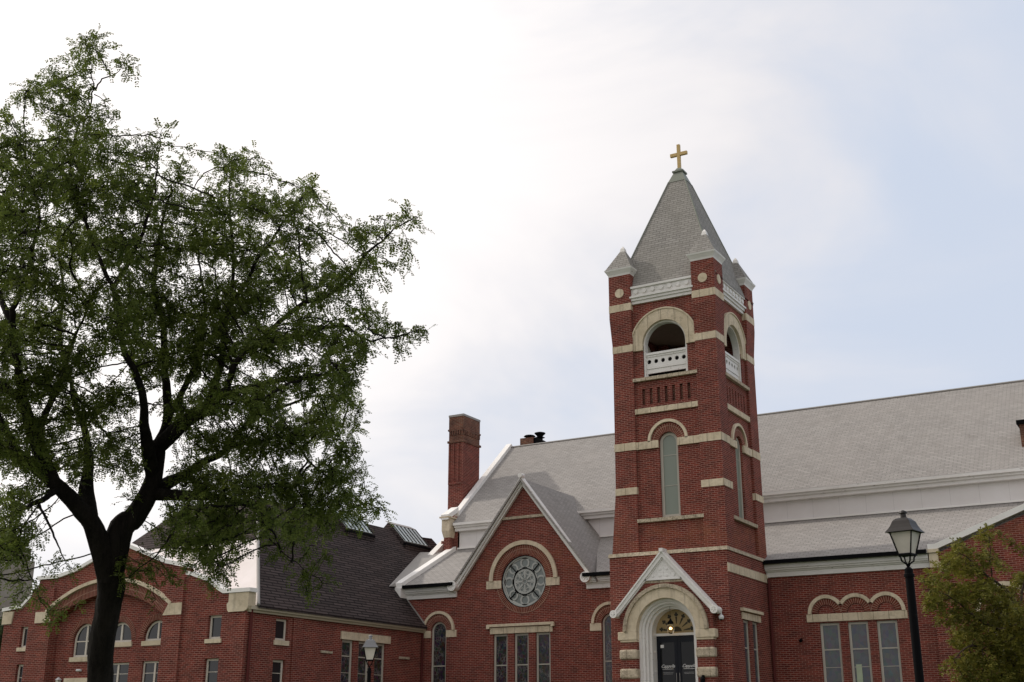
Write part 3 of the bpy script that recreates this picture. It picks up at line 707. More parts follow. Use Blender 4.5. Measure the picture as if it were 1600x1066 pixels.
# tower base
TB0 = -21.86
base = [(TB0, 45.28), (TX1 + .02, 45.28), (TX1 + .02, 50.2), (TB0, 50.2)]
PTF = FRONT(45.28)
PC = -19.31
MB(PTF).panel([(TB0, -1.6), (TX1 + .02, -1.6), (TX1 + .02, 6.95), (TB0, 6.95)], [[(PC - 1.3, -1.5), (PC + 1.3, -1.5), (PC + 1.3, 5.15), (PC - 1.3, 5.15)]], -.35, 0).build('wall', 'brick', CH)
SB = SIDE(TX1 + .02)
MB(SB).panel([(45.63, -1.6), (50.2, -1.6), (50.2, 6.95), (45.63, 6.95)], [rect(46.72, 47.42, .8, 4.28), rect(47.78, 48.48, .8, 4.28)], -.3, 0).build('wall', 'brick', CH)
MB().box(TB0, TB0 + .35, 45.65, 50.2, -1.6, 6.95).build('wall', 'brick', CH)
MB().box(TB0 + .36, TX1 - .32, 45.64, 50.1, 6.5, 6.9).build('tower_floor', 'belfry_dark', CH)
m = MB(); m.hexa([(TB0 - .05, 45.23, 6.87), (TX1 + .07, 45.23, 6.87), (TX1 + .07, 50.25, 6.87), (TB0 - .05, 50.25, 6.87)], [(TB0 - .02, 45.26, 7.02), (TX1 + .04, 45.26, 7.02), (TX1 + .04, 50.25, 7.02), (TB0 - .02, 50.25, 7.02)]); m.build('string_course', 'rock', CH)
MB(SB).box(45.26, 50.2, 0, .035, 6.02, 6.36).build('stone_band', 'stone', CH)
MB(SB).box(46.55, 48.75, 0, .04, 4.29, 4.56).build('lintel', 'stone', CH)
MB(SB).box(46.45, 48.85, 0, .14, 4.60, 4.72).build('hood_mould', 'stone_plain', CH)
for a in (46.72, 47.78): window(SB, CH, a, a + .70, .8, 4.28, -.08, rails=(3.2,), glass='glass_blue', fw=.09, sill=(.66, .8))
MB().tube([(TX1 + .12, 49.86, 6.2), (TX1 + .12, 49.86, -1.0)], .055, 8).build('downspout', 'redpipe', CH)

# ---------------- porch in front of the tower
PF = FRONT(44.95)
MB(PF).panel([(PC - 1.98, -1.2), (PC - 1.27, -1.2), (PC - 1.27, 3.83)] + [(PC + 1.27 * math.cos(R(180 - 7.5 * i)), 3.83 + 1.27 * math.sin(R(180 - 7.5 * i))) for i in range(1, 24)] + [(PC + 1.27, 3.83), (PC + 1.27, -1.2), (PC + 1.98, -1.2), (PC + 1.98, 4.66), (PC, 6.72), (PC - 1.98, 4.66)], [], -.32, 0).build('porch_wall', 'brick', CH)
MB(PF).ring(PC, 3.83, 1.262, 1.66, -.30, .06, 0, 180, 40).build('arch_ring', 'stone_plain', CH)
MB(PF).ring(PC, 3.83, 1.66, 1.81, -.05, .15, 0, 180, 40).build('hood_mould', 'rock', CH)
m = MB(PF); 
for sx in (-1, 1):
    a, b = sorted((PC + sx * 1.255, PC + sx * 2.07)); m.box(a, b, -.30, .07, 3.50, 3.83)
    a, b = sorted((PC + sx * 1.262, PC + sx * 1.99)); m.box(a, b, -.30, .04, 3.42, 3.50)
m.build('impost_block', 'stone_plain', CH, bevel=.03, each=True)
m = MB(PF)
for sx in (-1, 1):
    for z in (-.2, .5, 1.2, 2.02, 2.76):
        a, b = sorted((PC + sx * 1.24, PC + sx * 2.02)); m.box(a, b, -.25, .10, z, z + .38)
q = m.build('quoin', 'rock', CH, bevel=.07, each=True)
# porch bargeboards and ornamented panel
for sx in (-1, 1):
    rake(PF, CH, PC, 6.98, PC + sx * 2.20, 4.60, [(0, .06, -.30, .20), (.06, .13, -.30, .15), (.19, .05, -.3, .09)])
    rosette(PF, CH, PC + sx * 2.15, 4.53, .14, .25)
m = MB(PF); m.prism([(PC - .86, 5.85), (PC + .86, 5.85), (PC, 6.74)], 0, .05); m.prism([(PC - .92, 5.80), (PC + .92, 5.80), (PC + .92, 5.86), (PC - .92, 5.86)], 0, .09)
for z, us in ((5.98, (-.45, -.15, .15, .45)), (6.24, (-.14, .14))):
    for u in us: m.disc(PC + u, z, .055, .05, .085, 10)
for u in (-.3, 0, .3): m.box(PC + u - .008, PC + u + .008, .05, .06, 5.86, 6.68 - abs(u))
for z in (6.10, 6.36): m.box(PC - (6.7 - z) * .9, PC + (6.7 - z) * .9, .05, .058, z - .008, z + .008)
m.build('gable_panel', 'white', CH)
MB(PF).box(PC - .08, PC + .08, -.2, .24, 6.90, 7.04).build('finial', 'white', CH)
MB(PF).box(PC - .86, PC + .86, 0, .03, 5.70, 5.79).build('lintel', 'rock', CH)
# moulded white reveal stepping in to the doors
m = MB(PF); steps = [(1.26, 1.16, -.32, -.22), (1.17, 1.07, -.50, -.32), (1.08, .99, -.68, -.48), (.995, .90, -1.12, -.66)]
for ro, ri, d0, d1 in steps:
    m.ring(PC, 3.83, ri, ro + .08, d0, d1, 0, 180, 36)
    for sx in (-1, 1):
        a, b = sorted((PC + sx * ri, PC + sx * (ro + .08))); m.box(a, b, d0, d1, .9, 3.83)
for sx in (-1, 1):
    for z in (3.72, 3.05, 2.3):
        a, b = sorted((PC + sx * .97, PC + sx * 1.25)); 
        m.hexa([(PC + sx * 1.13, -.30, z), (PC + sx * 1.17, -.30, z), (PC + sx * .90, -.95, z), (PC + sx * .87, -.95, z)], [(PC + sx * 1.13, -.30, z + .09), (PC + sx * 1.17, -.30, z + .09), (PC + sx * .90, -.95, z + .09), (PC + sx * .87, -.95, z + .09)])
m.build('door_surround', 'white', CH)
dp = -1.10
m = MB(PF); m.prism(arch_poly(PC, 3.83, .92, 3.80), dp - .06, dp); ty = m.build('tympanum', 'tymp', CH)
m = MB(PF); m.prism([(PC + .22 * math.cos(R(a)), 3.86 + .2 * math.sin(R(a))) for a in range(0, 181, 15)], dp, dp + .008)
for k in range(7):
    a = R(90 + (k - 3) * 27); ca, sa = math.cos(a), math.sin(a)
    if abs(k - 3) <= 3:
        m.prism([(PC + x * ca - y * sa, 3.86 + x * sa + y * ca) for x, y in ((.30, -.012), (.58, -.04), (.58, .04), (.30, .012))], dp, dp + .008)
        for dx, dy in ((.72, 0), (.66, .045), (.66, -.045), (.63, 0)):
            x, y = dx, dy; m.disc(PC + x * ca - y * sa, 3.86 + x * sa + y * ca, .042, dp, dp + .008 + dx * .002, 8)
m.build('sunburst_glass', 'tymp_dark', ty)
MB(PF).box(PC - .93, PC + .93, dp - .05, dp + .06, 3.70, 3.80).build('transom', 'white', CH)
for sx in (-1, 1):
    a, b = sorted((PC + sx * .005, PC + sx * .90))
    ho = rect(a + .13, b - .13, 1.35, 3.45)
    dm = MB(PF); dm.panel(rect(a, b, .9, 3.70), [ho], dp - .06, dp - .01); d = dm.build('door', 'door', CH)
    MB(PF).prism(rect(a + .12, b - .12, 1.34, 3.46), dp - .045, dp - .035).build('pane', 'doorglass', d)
    MB(PF).tube([(PC + sx * .07, dp + .03, 1.9), (PC + sx * .07, dp + .03, 2.25)], .014, 6).build('handle', 'flash', d)
    # lettering on the glass
    tx = bpy.data.curves.new('lettering', 'FONT'); tx.body = 'Cappella'; tx.size = .17; tx.shear = .45; tx.extrude = .002; tx.align_x = 'CENTER'
    to = bpy.data.objects.new('lettering_src', tx); COL.objects.link(to)
    bpy.context.view_layer.update()
    me = bpy.data.meshes.new_from_object(to); COL.objects.unlink(to); bpy.data.objects.remove(to)
    c = (a + b) / 2
    me.transform(Matrix(((1, 0, 0, c), (0, 0, -1, 44.95 - dp + .028), (0, 1, 0, 2.47), (0, 0, 0, 1))))
    me.materials.clear(); me.materials.append(M['letter'])
    lo = bpy.data.objects.new('lettering', me); COL.objects.link(lo); lo.parent = d
    ln = MB(PF); ln.box(c - .24, c + .24, dp - .034, dp - .030, 2.405, 2.418); ln.box(c - .22, c + .22, dp - .034, dp - .030, 2.27, 2.275); ln.box(c - .20, c + .20, dp - .034, dp - .030, 2.22, 2.225)
    ln.build('lettering_rule', 'letter', d)
MB(PF).box(PC - .74, PC - .60, dp - .033, dp - .028, 3.24, 3.36).build('sticker', 'letter', d)
st = MB()
for k in range(8): st.box(PC - 2.2 - k * .0, PC + 2.2, 44.9 - .32 * (8 - k), 46.1, -1.5 + .0, -.65 + .19 * (k + 1) + .03)
st = MB()
for k in range(8): st.box(PC - 1.24, PC + 1.24, 44.2 - .32 * (8 - k), 44.2 - .32 * (7 - k) if k < 7 else 46.2, -1.5, -.65 + .19 * (k + 1))
st.build('steps', 'paving', CH)

# ---------------- things on and about the church
o = thing('pendant_lamp', 'lit glass pendant lamp hanging in the church doorway arch', 'lamp', (PC - .07, 45.6, 5.0))
MB().lathe(PC - .07, 45.6, [(.06, 4.98), (.06, 5.03), (.03, 5.05)], 12).build('canopy', 'black', o)
MB().tube([(PC - .07, 45.6, 5.0), (PC - .07, 45.6, 4.3)], .007, 6).build('cord', 'black', o)
MB().lathe(PC - .07, 45.6, [(.13, 4.12), (.12, 4.2), (.04, 4.28), (.02, 4.32)], 14).build('lamp_cap', 'black', o)
t = NT('pendant_glass'); t.b.inputs['Base Color'].default_value = (1, .86, .6, 1); t.b.inputs['Transmission Weight'].default_value = 1; t.b.inputs['Roughness'].default_value = .25; M['globe'] = t.m
MB().lathe(PC - .07, 45.6, [(.05, 3.74), (.12, 3.80), (.165, 3.95), (.13, 4.11)], 16).build('globe', 'globe', o, smooth=True)
MB().ball((PC - .07, 45.6, 3.95), .04).build('bulb', 'bulb', o, smooth=True)
o = thing('security_camera', 'small white dome security camera under the porch roof edge', 'camera', (-17.05, 45.2, 4.25))
MB().tube([(-17.12, 45.28, 4.52), (-17.06, 45.2, 4.48), (-17.05, 45.15, 4.33)], .022, 6).build('bracket', 'dome', o)
MB().lathe(-17.05, 45.15, [(.04, 4.16), (.09, 4.19), (.11, 4.27), (.07, 4.34), (.02, 4.36)], 14).build('housing', 'dome', o, smooth=True)
MB().ball((-17.05, 45.13, 4.19), .06).build('lens', 'black', o, smooth=True)
o = thing('wall_spotlight', 'small black spotlight fixed to bare brick wall right of the tower', 'spotlight', (-15.45, 50, 3.65))
MB(NF).box(-15.50, -15.40, 0, .03, 3.58, 3.70).build('mount', 'black', o)
MB().tube([(-15.45, 49.97, 3.64), (-15.45, 49.86, 3.60)], [.045, .06], 10).build('head', 'black', o)
o = thing('wall_lantern', 'small black lamp fixed on the porch pier just right of the doors', 'lamp', (PC + 1.6, 44.9, 1.9))
MB(PF).box(PC + 1.47, PC + 1.57, .0, .1, 2.0, 2.1).build('bracket', 'black', o)
MB().lathe(PC + 1.52, 44.78, [(.09, 1.72), (.10, 1.95), (.04, 2.06)], 10).build('shade', 'black', o)
# ------------------------------------------------------------------ the hall in front at the left
AN = thing('brick_hall', 'low red brick hall with dark shingled roof, skylights and arched stone-trimmed front', 'hall', (-41.8, 43.5, -0.65))
YA, XA = 37.34, -34.40
AF, AS = FRONT(YA), SIDE(XA)
AC = -41.93
# the front is layered: a field set back, the pilasters and the segmental arch in front of it
def seg(cu, cz, r, a0, a1, n=24): return [(cu + r * math.cos(R(a0 + (a1 - a0) * i / n)), cz + r * math.sin(R(a0 + (a1 - a0) * i / n))) for i in range(n + 1)]
# big segmental arch: springs at z 4.68 (half width 3.5), rises to 5.78
ah, rise = 3.50, 1.10
RA = (ah * ah + rise * rise) / (2 * rise); CZ = 4.66 + rise - RA; ang = math.degrees(math.asin(ah / RA))
arc = seg(AC - .53, CZ, RA, 90 - ang, 90 + ang)
ACX = AC - .53
sw = [(-36.42, -35.69, 3.60, 4.55), (-36.45, -35.69, .9, 2.83), (-48.05, -47.42, 3.62, 4.55), (-48.05, -47.45, .9, 2.88)]
top = [(-37.85, 6.60), (-39.1, 6.85), (-41.9, 7.85), (-44.7, 6.85), (-45.9, 6.62), (-47.15, 6.62)]
front_outline = [(-49.3, -1.6), (-45.96, -1.6), (-45.96, 4.66)] + arc[::-1][1:-1] + [(-38.96, 4.66), (-38.96, -1.6), (XA, -1.6), (XA, 5.40), (-35.65, 5.40), (-35.95, 5.55), (-36.5, 5.92), (-37.55, 6.25), (-37.85, 6.28)] + top + [(-47.2, 6.22), (-47.6, 5.80), (-48.15, 5.38), (-49.3, 5.28)]
MB(AF).panel(front_outline, [rect(*w) for w in sw], -.35, 0).build('wall', 'brick', AN)
m = MB(AF)      # the pilasters run proud of the outer bays
m.box(-38.95, -37.88, -.02, .10, -1.6, 6.2); m.box(-47.45, -45.97, -.02, .10, -1.6, 6.2); m.build('pilaster', 'brick', AN, each=True)
# recessed field with arched windows
w3 = [(-44.88, -43.36, 3.12, 3.80, 'a'), (-42.68, -41.20, 3.68, 3.80, 'b'), (-40.44, -38.98, 3.68, 3.80, 'c')]
fh = [arch_poly((a + b) / 2, z1, (b - a) / 2, z0) for a, b, z0, z1, _ in w3] + [rect(-40.42, -39.02, .9, 2.84), rect(-42.68, -41.20, .9, 2.82), rect(-45.0, -43.4, -.6, 2.0)]
MB(AF).panel([(-46.1, -1.6), (-38.8, -1.6), (-38.8, 4.7)] + seg(ACX, CZ, RA + .15, 90 - ang, 90 + ang) + [(-46.1, 4.7)], fh, -.75, -.36).build('wall', 'brick', AN)
AR = FRONT(YA + .36)
for a, b, z0, z1, k in w3:
    window(AR, AN, a, b, z0, z1, -.10, arch=True, rails=(z1,) if k == 'a' else (), mulls=((a + b) / 2,), fw=.09, mat='sash_light', sill=(z0 - .2, z0))
    MB(AR).ring((a + b) / 2, z1, (b - a) / 2 + .01, (b - a) / 2 + .25, .002, .03, 0, 180, 28).build('brick_arch', 'brick_arch', AN)
for a, b, z0, z1 in ((-40.42, -39.02, .9, 2.84), (-42.68, -41.20, .9, 2.82)):
    window(AR, AN, a, b, z0, z1, -.10, mulls=((a + b) / 2,), thin=(2.35, 1.9), fw=.08, mat='sash_light', sill=(.7, .9))
d = MB(AR).box(-45.0, -43.4, -.12, -.07, -.6, 2.0).build('door', 'door', AN)
MB(AR).box(-44.92, -43.48, -.069, -.06, .3, 1.85).build('pane', 'glass', d)
MB(AR).box(-45.1, -43.3, -.05, .10, 2.02, 2.22).build('lintel', 'stone_plain', AN)
MB(AF).ring(ACX, CZ, RA + .005, RA + .55, -.30, .035, 90 - ang, 90 + ang, 40).build('brick_arch', 'brick_arch', AN)
MB(AF).ring(ACX, CZ, RA + .55, RA + .70, -.05, .14, 90 - ang - .5, 90 + ang + .5, 40).build('hood_mould', 'stone_plain', AN)
for sx in (-1, 1):
    x = ACX + sx * 3.49
    m = MB(AF); P = [(x, 4.66), (x + sx * 1.08, 4.66), (x + sx * 1.08, 5.15), (x + sx * .32, 5.15)]
    m.prism(P, -.2, .13); m.build('springer_stone', 'stone_plain', AN)
for a, b, z0, z1 in sw:
    window(AF, AN, a, b, z0, z1, -.13, thin=() if z0 > 3 else (2.3, 1.7), fw=.09, mat='sash_light', sill=(z0 - .17, z0))
# coping: metal-capped parapet
def cop(pts, name='coping'):
    m = MB(AF)
    for (a, za), (b, zb) in zip(pts[:-1], pts[1:]):
        m.prism([(a, za), (b, zb), (b, zb + .16), (a, za + .16)], -.40, .10)
    return m.build(name, 'white_clean', AN)
cop([(XA + .22, 5.41), (-35.65, 5.41), (-35.95, 5.56), (-36.5, 5.93), (-37.55, 6.26), (-37.83, 6.30)])
cop([(-37.72, 6.61), (-39.1, 6.86), (-41.9, 7.86), (-44.7, 6.86), (-45.9, 6.63), (-47.28, 6.63)])
cop([(-47.2, 6.23), (-47.6, 5.81), (-48.15, 5.39), (-49.45, 5.29)])
m = MB(AF)
m.prism([(XA + .1, 4.72), (XA + .15, 4.85), (XA + .15, 5.40), (-35.33, 5.40), (-35.33, 5.05), (-35.42, 4.95), (-35.38, 4.72), (-35.3, 4.64), (XA - .05, 4.64)], -.38, .06); m.build('kneeler', 'stone_plain', AN)
m = MB(AF); m.prism([(-49.4, 4.70), (-48.75, 4.70), (-48.65, 5.27), (-49.4, 5.27)], -.3, .06); m.build('kneeler', 'stone_plain', AN)
# side wall towards the church
sws = [(39.20, 39.97, 3.62, 4.50), (39.16, 39.92, .9, 2.83)]
tw = [(43.68, 44.50), (44.90, 45.72), (46.12, 46.94)]
MB(AS).panel([(YA + .36, -1.6), (50, -1.6), (50, 4.62), (YA + .36, 4.62)], [rect(*w) for w in sws] + [rect(a, b, .9, 3.92) for a, b in tw], -.3, 0).build('wall', 'brick', AN)
MB(AS).box(40.26, 40.9, 0, .07, -1.6, 4.60).build('pilaster', 'brick', AN)
m = MB(AS); m.box(42.2, 42.98, .0, .06, 3.26, 3.36); m.box(48.05, 48.85, 0, .06, 3.30, 3.40); m.build('sill_stone', 'rock', AN, each=True)
MB(AS).box(43.55, 47.26, 0, .07, 3.93, 4.27).build('lintel', 'stone_plain', AN)
for a, b, z0, z1 in sws: window(AS, AN, a, b, z0, z1, -.12, thin=() if z0 > 3 else (2.3, 1.7), fw=.09, mat='sash_light', sill=(z0 - .2, z0))
for a, b in tw: window(AS, AN, a, b, .9, 3.92, -.08, rails=(3.22,), thin=(2.5,), fw=.11, glass='stained', sill=(.75, .9))
m = MB(AS); m.box(YA + .1, 49.95, 0, .12, 4.62, 4.72); m.box(YA + .1, 49.95, 0, .22, 4.72, 4.86); m.build('eaves', 'cream', AN)
MB().tube([(XA + .09, YA + .25, 4.9), (XA + .09, YA + .25, -1.0)], .06, 8).build('downspout', 'redpipe', AN)
MB().tube([(XA + .09, 49.86, 4.6), (XA + .09, 49.86, -1.0)], .05, 8).build('downspout', 'redpipe', AN)
m = MB(); m.box(-49.3, -48.95, YA + .35, 58, -1.6, 4.9); m.box(-48.95, -36.95, 57.6, 58, -1.6, 4.9); m.build('wall', 'brick', AN, each=True)
# hipped dark roof with a flat top
SL = 1.13
ze, zt = 4.90, 10.60
xe0, xe1 = -34.12, -34.12 - (zt - ze) / SL
ye0, ye1 = 37.75, 37.75 + (zt - ze) / SL
xw1, xw0 = -43.9, -43.9 - (zt - ze) / SL
yb1 = 56.6; yb0 = 56.6 + 2.2
m = MB()
m.hexa([(xe0, ye0, ze - .1), (xe0, yb0, ze - .1), (xe1, yb1, zt - .1), (xe1, ye1, zt - .1)], [(xe0, ye0, ze), (xe0, yb0, ze), (xe1, yb1, zt), (xe1, ye1, zt)])
m.build('roof', 'shingle_dark', AN)
m = MB(); m.hexa([(xw0, ye0, ze - .1), (xw0, yb0, ze - .1), (xw1, yb1, zt - .1), (xw1, ye1, zt - .1)], [(xw0, ye0, ze), (xw0, yb0, ze), (xw1, yb1, zt), (xw1, ye1, zt)]); m.build('roof', 'shingle_dark', AN)
k_ = .58; xm, ym, zm = xe0 + (xe1 - xe0) * k_, ye0 + (ye1 - ye0) * k_, ze + (zt - ze) * k_; xn = xw0 + (xw1 - xw0) * k_
m = MB(); m.add([(xm, ym, zm), (xe1, ye1, zt), (xw1, ye1, zt), (xn, ym, zm)], [(0, 1, 2, 3)]); m.build('roof', 'shingle_dark', AN)
m = MB(); m.add([(xe0, ye0, ze), (xm, ym, zm), (xn, ym, zm), (xw0, ye0, ze)], [(0, 1, 2, 3)]); m.add([(xe0, yb0, ze), (xe1, yb1, zt), (xw1, yb1, zt), (xw0, yb0, ze)], [(0, 1, 2, 3)])
m.add([(xe1, ye1, zt), (xe1, yb1, zt), (xw1, yb1, zt), (xw1, ye1, zt)], [(0, 1, 2, 3)]); m.build('flat_roof', 'membrane', AN)
MB().tube([(xe0, ye0, ze + .02), (xe1, ye1, zt + .02)], .07, 6).build('hip_flashing', 'flash', AN)
# rear wing of the roof
m = MB(); m.hexa([(-38.9, 56.0, 9.0), (-37.6, 58.6, 8.6), (-41, 60, 8.6), (-42, 56, 9.0)], [(-39.2, 56.1, 10.55), (-39.1, 57.5, 10.62), (-41, 57.5, 10.62), (-42, 56.1, 10.55)]); m.build('rear_roof', 'shingle_dark', AN)
# skylights
for y0, y1 in ((53.6, 55.95), (48.5, 50.75)):
    xl, zl, xu, zu = -38.25, 9.86, -39.25, 10.88
    m = MB(); P = [(xl + .12, 9.43), (xl + .12, 9.80), (xl, 9.86), (xu, zu + .02), (xu - .15, zu + .12), (xu - 1.0, 10.2), (xu - 1.0, 9.8)]
    m.hexa([(x, y0, z) for x, z in P], [(x, y1, z) for x, z in P]); sk = m.build('skylight', 'shingle_dark', AN)
    g = MB(); g.hexa([(xl - .02, y0 + .08, zl + .03), (xl - .02, y1 - .04, zl + .03), (xu + .08, y1 - .04, zu - .03), (xu + .08, y0 + .08, zu - .03)], [(xl + .01, y0 + .08, zl + .06), (xl + .01, y1 - .04, zl + .06), (xu + .11, y1 - .04, zu + .0), (xu + .11, y0 + .08, zu + .0)]); g.build('pane', 'skyglass', sk)
    b = MB()
    for k in range(7):
        y = y0 + .08 + (y1 - y0 - .14) * k / 6; b.tube([(xl + .02, y, zl + .08), (xu + .12, y, zu + .02)], .022, 4)
    b.build('glazing_bar', 'black', sk)
    c = MB(); c.hexa([(xu + .1, y0 - .03, zu + .0), (xu + .1, y1 + .03, zu + .0), (xu - .3, y1 + .03, zu + .2), (xu - .3, y0 - .03, zu + .2)], [(xu + .1, y0 - .03, zu + .04), (xu + .1, y1 + .03, zu + .04), (xu - .3, y1 + .03, zu + .23), (xu - .3, y0 - .03, zu + .23)])
    c.build('skylight_cap', 'flash', sk); MB().box(xl - .02, xl + .14, y0 - .05, y1 + .05, 9.68, 9.81).build('skylight_sill', 'black', sk)
# flashing against the church and the cricket behind its eave
rk = MB(FRONT(49.96)); rk.prism([(-34.36, 4.92), (-34.20, 5.05), (-35.62, 6.62), (-35.78, 6.50)], 0, .10); rk.build('flashing', 'flash', AN)
ck = MB(); ck.add([(-35.75, 48.9, 6.85), (-37.95, 54.7, 9.40), (-35.7, 54.7, 9.25), (-35.7, 49.5, 6.9)], [(0, 1, 2, 3)]); ck.build('cricket', 'flash', AN)
o = thing('floodlight', 'white floodlight on brick between door lintel and arched window of the hall', 'floodlight', (-44.2, YA + .3, 2.55))
MB(AR).box(-44.28, -44.12, 0, .05, 2.50, 2.60).build('mount', 'dome', o)
MB(AR).tube([(-44.33, .10, 2.55), (-44.07, .10, 2.55)], .05, 10).build('head', 'dome', o)
for i, (x, f) in enumerate(((-45.42, AR), (-43.1, AR))):
    o = thing('wall_lantern', ['grey wall lantern left of the hall door, beside the pilaster', 'grey wall lantern right of the hall door, next to the tree trunk'][i], 'lamp', (x, YA + .3, 2.1), 'lanterns beside the hall door')
    MB(f).box(x - .03, x + .03, 0, .12, 2.12, 2.2).build('bracket', 'black', o)
    MB(f).box(x - .08, x + .08, .04, .2, 1.96, 2.16).build('lamp_glass', 'lampglass', o)
    MB(f).hexa([(x - .11, .01, 2.16), (x + .11, .01, 2.16), (x + .11, .23, 2.16), (x - .11, .23, 2.16)], [(x - .02, .10, 2.27), (x + .02, .10, 2.27), (x + .02, .14, 2.27), (x - .02, .14, 2.27)]).build('lamp_cap', 'dome', o)

# ------------------------------------------------------------------ far left: office tower, small white building
o = thing('office_tower', 'distant tan concrete tower with stepped top at the far left edge', 'tower', (-84, 57, -1))
MB().box(-90, -77.1, 54, 60.4, -1, 12.15).build('wall', 'concrete', o)
MB().box(-90, -77.4, 54.3, 60.2, 12.15, 13.1).build('wall', 'concrete', o)
MB().box(-89, -78.2, 54.6, 59.2, 13.1, 14.3).build('penthouse', 'concrete', o)
wn = MB(FRONT(54)); [wn.box(-89 + 2 * i, -88 + 2 * i, 0, .02, 1 + 2.6 * k, 2.6 + 2.6 * k) for i in range(6) for k in range(4)]; w_ = wn.build('window', 'glass', o, each=True)
o = thing('white_outbuilding', 'small white flat roofed building beyond the hall at far left', 'building', (-56, 42, -.65))
MB().box(-60, -52.6, 41, 47, -1.6, 2.9).build('wall', 'white_clean', o)
MB().box(-60.2, -52.4, 40.8, 47.2, 2.9, 3.1).build('roof', 'flash', o)

# ------------------------------------------------------------------ street lamps
def lamp(name, label, base, top, cap, s=1.0, rot=0.0, prad=.05):
    x, y = base; o = thing(name, label, 'street lamp', (x, y, gz(x, y)), 'lantern lamp posts')
    z = top
    def sq(h, zz): return [(x + h * math.cos(rot + R(45 + 90 * k)) * 1.414, y + h * math.sin(rot + R(45 + 90 * k)) * 1.414, zz) for k in range(4)]
    g = gz(x, y)
    m = MB(); m.lathe(x, y, [(.16, g), (.16, g + .12), (.11, g + .3), (.10, g + .9), (prad * 1.25, g + 1.0), (prad * 1.05, g + 1.2), (prad * .98, z - 1.05 * s), (prad * .98, z - .86 * s), (prad * .5, z - .83 * s)], 18)
    m.lathe(x, y, [(prad * 1.22, z - .97 * s), (prad * 1.22, z - .93 * s), (prad, z - .92 * s)], 18); m.build('post', 'black', o, smooth=False)
    m = MB()
    for k in range(4):
        a = rot + R(45 + 90 * k); ca, sa = math.cos(a), math.sin(a)
        m.tube([(x, y, z - .84 * s), (x + .03 * s * ca, y + .03 * s * sa, z - .78 * s), (x + .09 * s * ca, y + .09 * s * sa, z - .74 * s), (x + .10 * s * ca, y + .10 * s * sa, z - .69 * s), (x + .13 * s * ca, y + .13 * s * sa, z - .65 * s)], .012 * s, 6)
    m.hexa(sq(.105 * s, z - .665 * s), sq(.105 * s, z - .645 * s))
    m.build('bracket', 'black', o)
    h0, h1, z0, z1 = .092 * s, .165 * s, z - .645 * s, z - .325 * s
    fr = MB(); A, B = sq(h0, z0), sq(h1, z1)
    for k in range(4): fr.tube([A[k], B[k]], .011 * s, 5); fr.tube([B[k], B[(k + 1) % 4]], .012 * s, 5); fr.tube([A[k], A[(k + 1) % 4]], .010 * s, 5)
    fr.build('lantern_frame', 'black', o)
    MB().hexa(sq(h0 - .006, z0), sq(h1 - .006, z1)).build('lantern_glass', 'lampglass', o)
    m = MB(); pr = [(.215, .33), (.205, .315), (.17, .27), (.145, .22), (.125, .165), (.085, .125), (.05, .115)]
    for (ha, da), (hb, db) in zip(pr[:-1], pr[1:]): m.hexa(sq(ha * s, z - da * s), sq(hb * s, z - db * s))
    m.build('lantern_roof', cap, o)
    m = MB(); m.lathe(x, y, [(.045 * s, z - .12 * s), (.038 * s, z - .05 * s), (.062 * s, z - .045 * s), (.05 * s, z - .02 * s), (.012 * s, z)], 14); m.build('lantern_finial', cap, o)
    return o
lamp('street_lamp', 'large black lantern street lamp in front of the right brick wall', (-3.13, 14.42), 2.49, 'lampcap', .80, -YAW + R(-20) + R(40), .049)
lamp('street_lamp', 'smaller distant lantern lamp with sunlit cap before the hall side wall', (-21.02, 27.96), 2.60, 'lampcap2', 1.07, R(38), .055)
